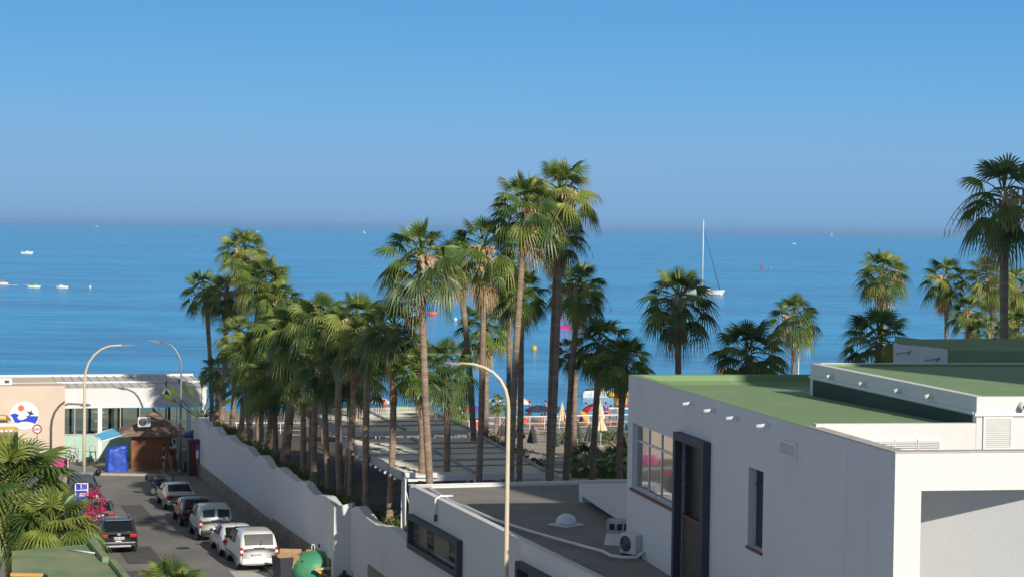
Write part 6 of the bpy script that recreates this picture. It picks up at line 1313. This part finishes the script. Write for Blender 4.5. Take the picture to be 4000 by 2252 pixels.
for U, V, hgt, lab in ((1424, 905, 13, "tiny sailing boat on the horizon left of the tall palms"), (1006, 900, 9, "tiny pale sail on the horizon above the left palm cluster"), (3250, 915, 18, "tiny white sailing boat on the horizon at the right")):
    q = on_sea(U, V + 6); f = q.y / 8000; r = thing("distant_sailing_boat", lab, "sailing boat", q, .1, 'sailing boats on the horizon'); b = MB(); L = 11 * f; hull(b, L, L * .3, L * .14, 0, .2, .3); b.build("hull", M['whitepaint'], r)
    b = MB(); b.tube([V3(0, 0, L * .1), V3(0, 0, hgt * f)], L * .025, 5); b.build("mast", M['offwhite'], r); b = MB(); b.prism([(-L * .04, L * .2), (-L * .32, L * .2), (-L * .04, hgt * f * .95)], .2); b.build("sail", M['offwhite' if U > 1200 else 'metalgrey'], r)
def jetski(label, U, V, c, rz, rider=False, s=1.0):
    q = on_sea(U, V); r = thing("jet_ski", label, "jet ski", q, rz, 'jet skis'); r.scale = (s, s, s); b = MB(); hull(b, 3.2, 1.15, .42, 0, .4, .35); b.build("hull", M['whitepaint'], r)
    b = MB(); b.prism([(-1.5, .40), (1.3, .42), (.9, .75), (.35, .95), (.15, .72), (-.4, .70), (-1.4, .62)], .55); b.build("cowling", M[c], r, bevel=.06); b = MB(); b.prism([(-1.3, .62), (.1, .71), (.1, .82), (-1.2, .80)], .40); b.build("seat", M['black'], r, bevel=.05)
    b = MB(); b.tube([V3(.3, -.38, 1.05), V3(.42, 0, .98), V3(.3, .38, 1.05)], .03, 5); b.build("handlebar", M['black'], r)
    if rider: person("person in a pale life vest riding the jet ski", q + V3(-.35, 0, .30), rz - math.pi / 2, 'sit', 'yellow' if rider == 1 else 'offwhite', 'navy', arms='fwd', group='jet ski riders')
    return r
jetski("white jet ski with green trim, second of three at the left", 133, 1122, 'lime', .05)
jetski("white jet ski facing left, rightmost of three at the left", 245, 1124, 'offwhite', math.pi)
jetski("jet ski with a rider cut by the picture's left edge", 8, 1110, 'yellow', .1, 1)
jetski("large white jet ski with two people near the shore", 2338, 1550, 'offwhite', .15, 2, 1.15)
q = on_sea(2338, 1550); person("person without a shirt sitting behind on the near jet ski", q + V3(.55, .1, .35), -1.4, 'sit', None, 'navy', arms='fwd', group='jet ski riders')
# wake foam
def foam(U0, V0, U1, V1, w):
    a, c = on_sea(U0, V0), on_sea(U1, V1); rnd = random.Random(int(U0)); b = MB(); d = (c - a); nr = V3(-d.y, d.x, 0).normalized()
    for k in range(40):
        t = rnd.random(); p = a + d * t + nr * rnd.gauss(0, w * (.3 + t)); s = rnd.uniform(.15, .5); b.lathe([(s, 0), (s * .6, .06)], p + V3(0, 0, .05), 7)
    o = b.build("wake_foam", M['whitepaint']); return tag(o, "short white foam wake behind a jet ski", "foam", None, 'stuff')
foam(32, 1114, 66, 1113, .25); foam(100, 1113, 118, 1113, .2)
# buoys
def buoy(label, U, V, prof, m, group='buoys', s=1.0):
    q = on_sea(U, V); r = thing("buoy", label, "buoy", q, 0, group); b = MB(); b.lathe([(a * s, z * s) for a, z in prof], (0, 0, 0), 14); b.build("float", M[m], r); b = MB(); b.lathe([(.06 * s, prof[-1][1] * s), (.06 * s, (prof[-1][1] + .15) * s)], (0, 0, 0), 8); b.build("top_ring", M['metalgrey'], r)
buoy("tall red channel buoy right of the sailing yacht", 2976, 1048, [(.4, -.3), (.65, 0), (.62, .5), (.42, .8), (.40, 1.5), (.25, 1.9)], 'red', None, 1.05)
buoy("white float beside the red channel buoy", 3012, 1046, [(.2, -.1), (.3, .1), (.1, .35)], 'whitepaint')
buoy("small pale buoy right of the jet skis at the left", 352, 1127, [(.2, -.1), (.35, .2), (.35, .7), (.15, .9)], 'beigecloth')
buoy("white ball buoy beside the wide crowned palm", 1779, 1251, [(.1, -.2), (.35, .1), (.35, .35), (.12, .6)], 'whitepaint')
buoy("yellow buoy between two dark trunks in the middle", 2087, 1366, [(.25, -.2), (.42, .1), (.36, .55), (.1, .75)], 'yellow')
buoy("small yellow buoy beside the pale trunk right of the middle", 2231, 1412, [(.2, -.2), (.32, .1), (.28, .4), (.1, .55)], 'yellow')
q = on_sea(1688, 1229); r = thing("buoy", "red oblong swim buoy lying on the water behind the wide crowned palm", "buoy", q, .1, 'buoys'); b = MB(); b.tube([V3(-1.0, 0, .25), V3(-.85, 0, .3), V3(.85, 0, .3), V3(1.0, 0, .25)], [.2, .42, .42, .2], 12); b.build("float", M['coral'], r)
# pedal boats with slides
def pedalo(label, U, V, c, c2, rz, s=1.0, slide=True, riders=()):
    q = on_sea(U, V); r = thing("pedal_boat", label, "pedal boat", q, rz, 'pedal boats'); r.scale = (s, s, s)
    for yy in (-.75, .75): b = MB(); hull(b, 3.8, .75, .45, 0, .4, .3); b.v = [(x, y + yy, z) for x, y, z in b.v]; b.build("float", M[c], r)
    b = MB(); b.bb(-1.5, 1.2, -.7, .7, .40, .52); b.build("deck", M[c], r); b = MB(); b.box((.1, 0, .85), (.12, 1.2, .7), M=Matrix.Rotation(-.3, 3, 'Y')); b.bb(.1, .6, -.6, .6, .52, .66); b.build("seat", M[c2], r)
    if slide:
        b = MB(); pts = [V3(-1.9, 0, .75), V3(-1.2, 0, 1.05), V3(-.3, 0, 1.9), V3(.1, 0, 2.15)]
        for a, d in zip(pts[:-1], pts[1:]): b.add([a - V3(0, .32, 0), a + V3(0, .32, 0), d + V3(0, .32, 0), d - V3(0, .32, 0), a - V3(0, .36, -.25), d - V3(0, .36, -.25), a + V3(0, .36, .25), d + V3(0, .36, .25)], [(0, 1, 2, 3), (0, 3, 5, 4), (1, 6, 7, 2)])
        b.build("slide", M[c], r); b = MB()
        for yy in (-.3, .3): b.tube([V3(.9, yy, .5), V3(.15, yy, 2.15), V3(.15, yy, 2.6)], .04, 5)
        b.build("ladder", M['pvc'], r)
    return r
pedalo("magenta pedal boat with a slide between two dark trunks", 2205, 1283, 'magenta', 'red', .1, 1.05)
pedalo("orange and white pedal boat farther out behind the tallest palm's trunk", 2188, 1212, 'whitepaint', 'orange', .1, 1.0, False)
for U, lab, c in ((2180, "person aboard the far orange pedal boat, left", 'coral'), (2194, "person aboard the far orange pedal boat, right", None)): q = on_sea(U, 1212); person(lab, q + V3(0, 0, .25), .6, 'sit', c, 'red', group='people on the far pedal boat')
# big yellow inflatable by the shore
q = on_sea(2425, 1612); gi = thing("inflatable_animal", "large yellow inflatable with dark spots standing at the shore beside the building", "inflatable", V3(q.x, q.y, -1.9), .1)
zt_ = P(2425, 1500, q.y).z + 1.9
b = MB(); b.lathe([(.3, 0), (.9, .15), (1.0, .5), (.85, .9), (.3, 1.1)], (0, 0, zt_ - 1.35), 16, 0, 1.0, .7); b.build("body", M['yellow'], gi)
b = MB(); b.lathe([(.2, 0), (.42, .2), (.4, .5), (.15, .7)], (-1.05, -.1, zt_ - 1.35), 12); b.build("head", M['yellow'], gi)
for x in (-.45, .45): b = MB(); b.tube([V3(x, 0, 0), V3(x, 0, .4), V3(x * 1.1, 0, zt_ - 1.1)], [.26, .22, .38], 10); b.build("leg", mat("orange_vinyl", (.72, .36, .10), .4), gi)
b = MB()
for x, z, s_ in ((-.5, .75, .22), (.35, .8, .25), (-.1, .45, .2)): b.lathe([(s_, 0), (s_ * .8, .02)], (0, 0, 0), 10); b.v[-20:] = [(v[0] + x, -.62 - v[2] - .1 * (1 - abs(x)), v[1] * 1.3 + zt_ - 1.35 + z) for v in b.v[-20:]]
b.build("spots", M['black'], gi)
q = P(2440, 1625, 170); sg2 = thing("beach_stand", "white stand with a long white board at the beach right of the cream parasols", "stand", V3(q.x, q.y, bz(170)), 0); b = MB(); b.bb(-1.3, 1.1, -.1, .1, 1.5, 1.62); b.build("board", M['whitepaint'], sg2)
for x in (-.3, .8): b = MB(); b.tube([V3(x, 0, 0), V3(x, 0, 2.3)], .05, 6); b.build("post", M['whitepaint'], sg2)
b = MB(); b.bb(-.25, .75, -.02, .03, 1.65, 1.85); b.build("red_strip", M['red'], sg2)
q = P(2452, 1665, 160); bl2 = thing("beach_banner", "bright cyan banner at the beach beside the building corner", "banner", V3(q.x, q.y, q.z - .5)); b = MB(); b.bb(-.2, .2, -.04, .04, .2, .85); b.build("cloth", M['cyan'], bl2); b = MB(); b.tube([V3(-.2, .06, -1.5), V3(-.2, .06, .9)], .025, 5); b.build("post", M['pvc'], bl2)
q = P(2632, 1448, 150); 
st_ = P(3120, 1400, 175); ms = thing("mast_pole", "thin white beach pole right of the pale trunked palm by the roof", "pole", V3(st_.x, st_.y, bz(175))); b = MB(); b.tube([V3(0, 0, 0), V3(0, 0, P(3120, 1322, 175).z - bz(175))], [.06, .03], 6); b.build("shaft", M['pvc'], ms)
q = on_sea(2838, 1452); kb = thing("colourful_kayak", "orange and yellow kayak on the water behind the wide dark palm", "kayak", q, 1.05); b = MB(); hull(b, 3.6, .85, .40, 0, .5, .45); b.build("hull", M['orange'], kb); b = MB(); b.bb(-.9, .5, -.26, .26, .36, .50); b.build("seat", M['yellow'], kb, bevel=.04)

# rows of loungers in the shade, hedge beside the pergola, more life on the beach
SHL = 'rows of pale loungers in the garden shade'
lp = None
for j in range(4):
    for i in range(5):
        q = P(2075 + i * 82 + j * 14, 1772 + j * 24, 138 - j * 5.5); p = V3(q.x, q.y, gz(q.x, q.y))
        if lp is None: lp = lounger("one of the pale loungers set out in rows in the garden's shade", p, 1.6, 'offwhite', SHL)
        else: c_ = copy_tree(lp); c_.location = p; c_.rotation_euler = (0, 0, 1.6 + .1 * math.sin(i * 3 + j))
for k, (U, V, D, lab) in enumerate(((1900, 1705, 118, "dark hedge bush along the pergola's right edge, farthest"), (1955, 1735, 112, "dark hedge bush along the pergola's right edge, third from the front"), (2020, 1770, 106, "dark hedge bush along the pergola's right edge, second from the front"), (2090, 1805, 100, "dark hedge bush along the pergola's right edge, nearest"))):
    q = P(U, V, D); plant("hedge_bush", lab, "bush", V3(q.x, q.y, q.z - .55), HM[k % 4], 1.1, SROT + 1.5, 'hedge beside the pergola', False)
MORE = [(2040, 1606, 190, .8, ['offwhite', 'coral'], "small coral and white open parasol left of the black ones"), (1935, 1600, 188, 1.0, ['offwhite', 'skyblue'], "small blue and white open parasol behind the centre lamp"), (1690, 1600, 184, 1.1, ['green', 'offwhite'], "green and white open parasol between two booted trunks"), (1480, 1605, 182, 1.0, ['coral', 'offwhite'], "coral and white open parasol between the wall row's pale trunks"), (1130, 1640, 176, 1.0, ['yellow', 'orange'], "yellow open parasol seen low between the wall row's shaded trunks")]
for U, V, D, R, cols, lab in MORE: q = P(U, V, D); z = bz(D); parasol_open("parasol", lab, V3(q.x, q.y, z), R, max(1.6, q.z - z - .1), .4, cols, 'open parasols on the beach', .05)
for k, (U, D, lab, sh, so) in enumerate(((1925, 181, "person in green standing near the water behind the centre lamp", 'green', 'navy'), (2070, 184, "person in blue standing near the water left of the black parasols", 'blue', 'red'), (2130, 190, "person wading at the waterline between the black parasols", None, 'red'), (2365, 184, "person in purple by the tipped red parasol", 'purple', 'navy'), (1700, 182, "person in teal beside the green and white parasol", 'teal', 'navy'), (2010, 178, "person in orange shorts behind the person with the towel", None, 'orange'), (1500, 178, "person in red beside the coral and white parasol", 'red', 'navy'), (2290, 180, "person in white walking left of the tipped red parasol", 'offwhite', 'tan'))):
    q = P(U, 1650, D); person(lab, V3(q.x, q.y, bz(D)), k * 1.1, 'walk' if k % 2 else 'stand', sh, so, group=BP)
for k, (U, D, c, lab) in enumerate(((2030, 172, 'yellow', "yellow beach towel on the sand behind the railing, left"), (2090, 170, 'coral', "coral beach towel on the sand under the black parasol"), (2150, 173, 'skyblue', "light blue beach towel right of the coral one"), (2275, 171, 'orange', "orange beach towel by the pale trunk"), (2395, 172, 'red', "red beach towel right of the cream parasols"), (1930, 171, 'offwhite', "white beach towel behind the centre lamp"))):
    q = P(U, 1660, D); b = MB(); b.box((0, 0, .02), (.9, 1.9, .03)); o = b.build("beach_towel", M[c]); o.location = (q.x, q.y, bz(D) + .03); o.rotation_euler = (-.03, 0, k * .7); tag(o, lab, "towel", 'beach towels on the sand')
# ================================================================== HAZE over the water
hz = MB(); hz.bb(-9000, 9000, -120, 59000, -5.2, 64)
hm = bpy.data.materials.new("sea_haze"); hm.use_nodes = True; hn = hm.node_tree.nodes; hn.remove(hn["Principled BSDF"])
pv = hn.new("ShaderNodeVolumePrincipled"); pv.inputs["Color"].default_value = (.36, .64, 1.0, 1); pv.inputs["Density"].default_value = .00004; pv.inputs["Anisotropy"].default_value = 0.0
hm.node_tree.links.new(pv.outputs[0], hn["Material Output"].inputs["Volume"])
tag(hz.build("haze", hm), None, None, None, 'stuff')
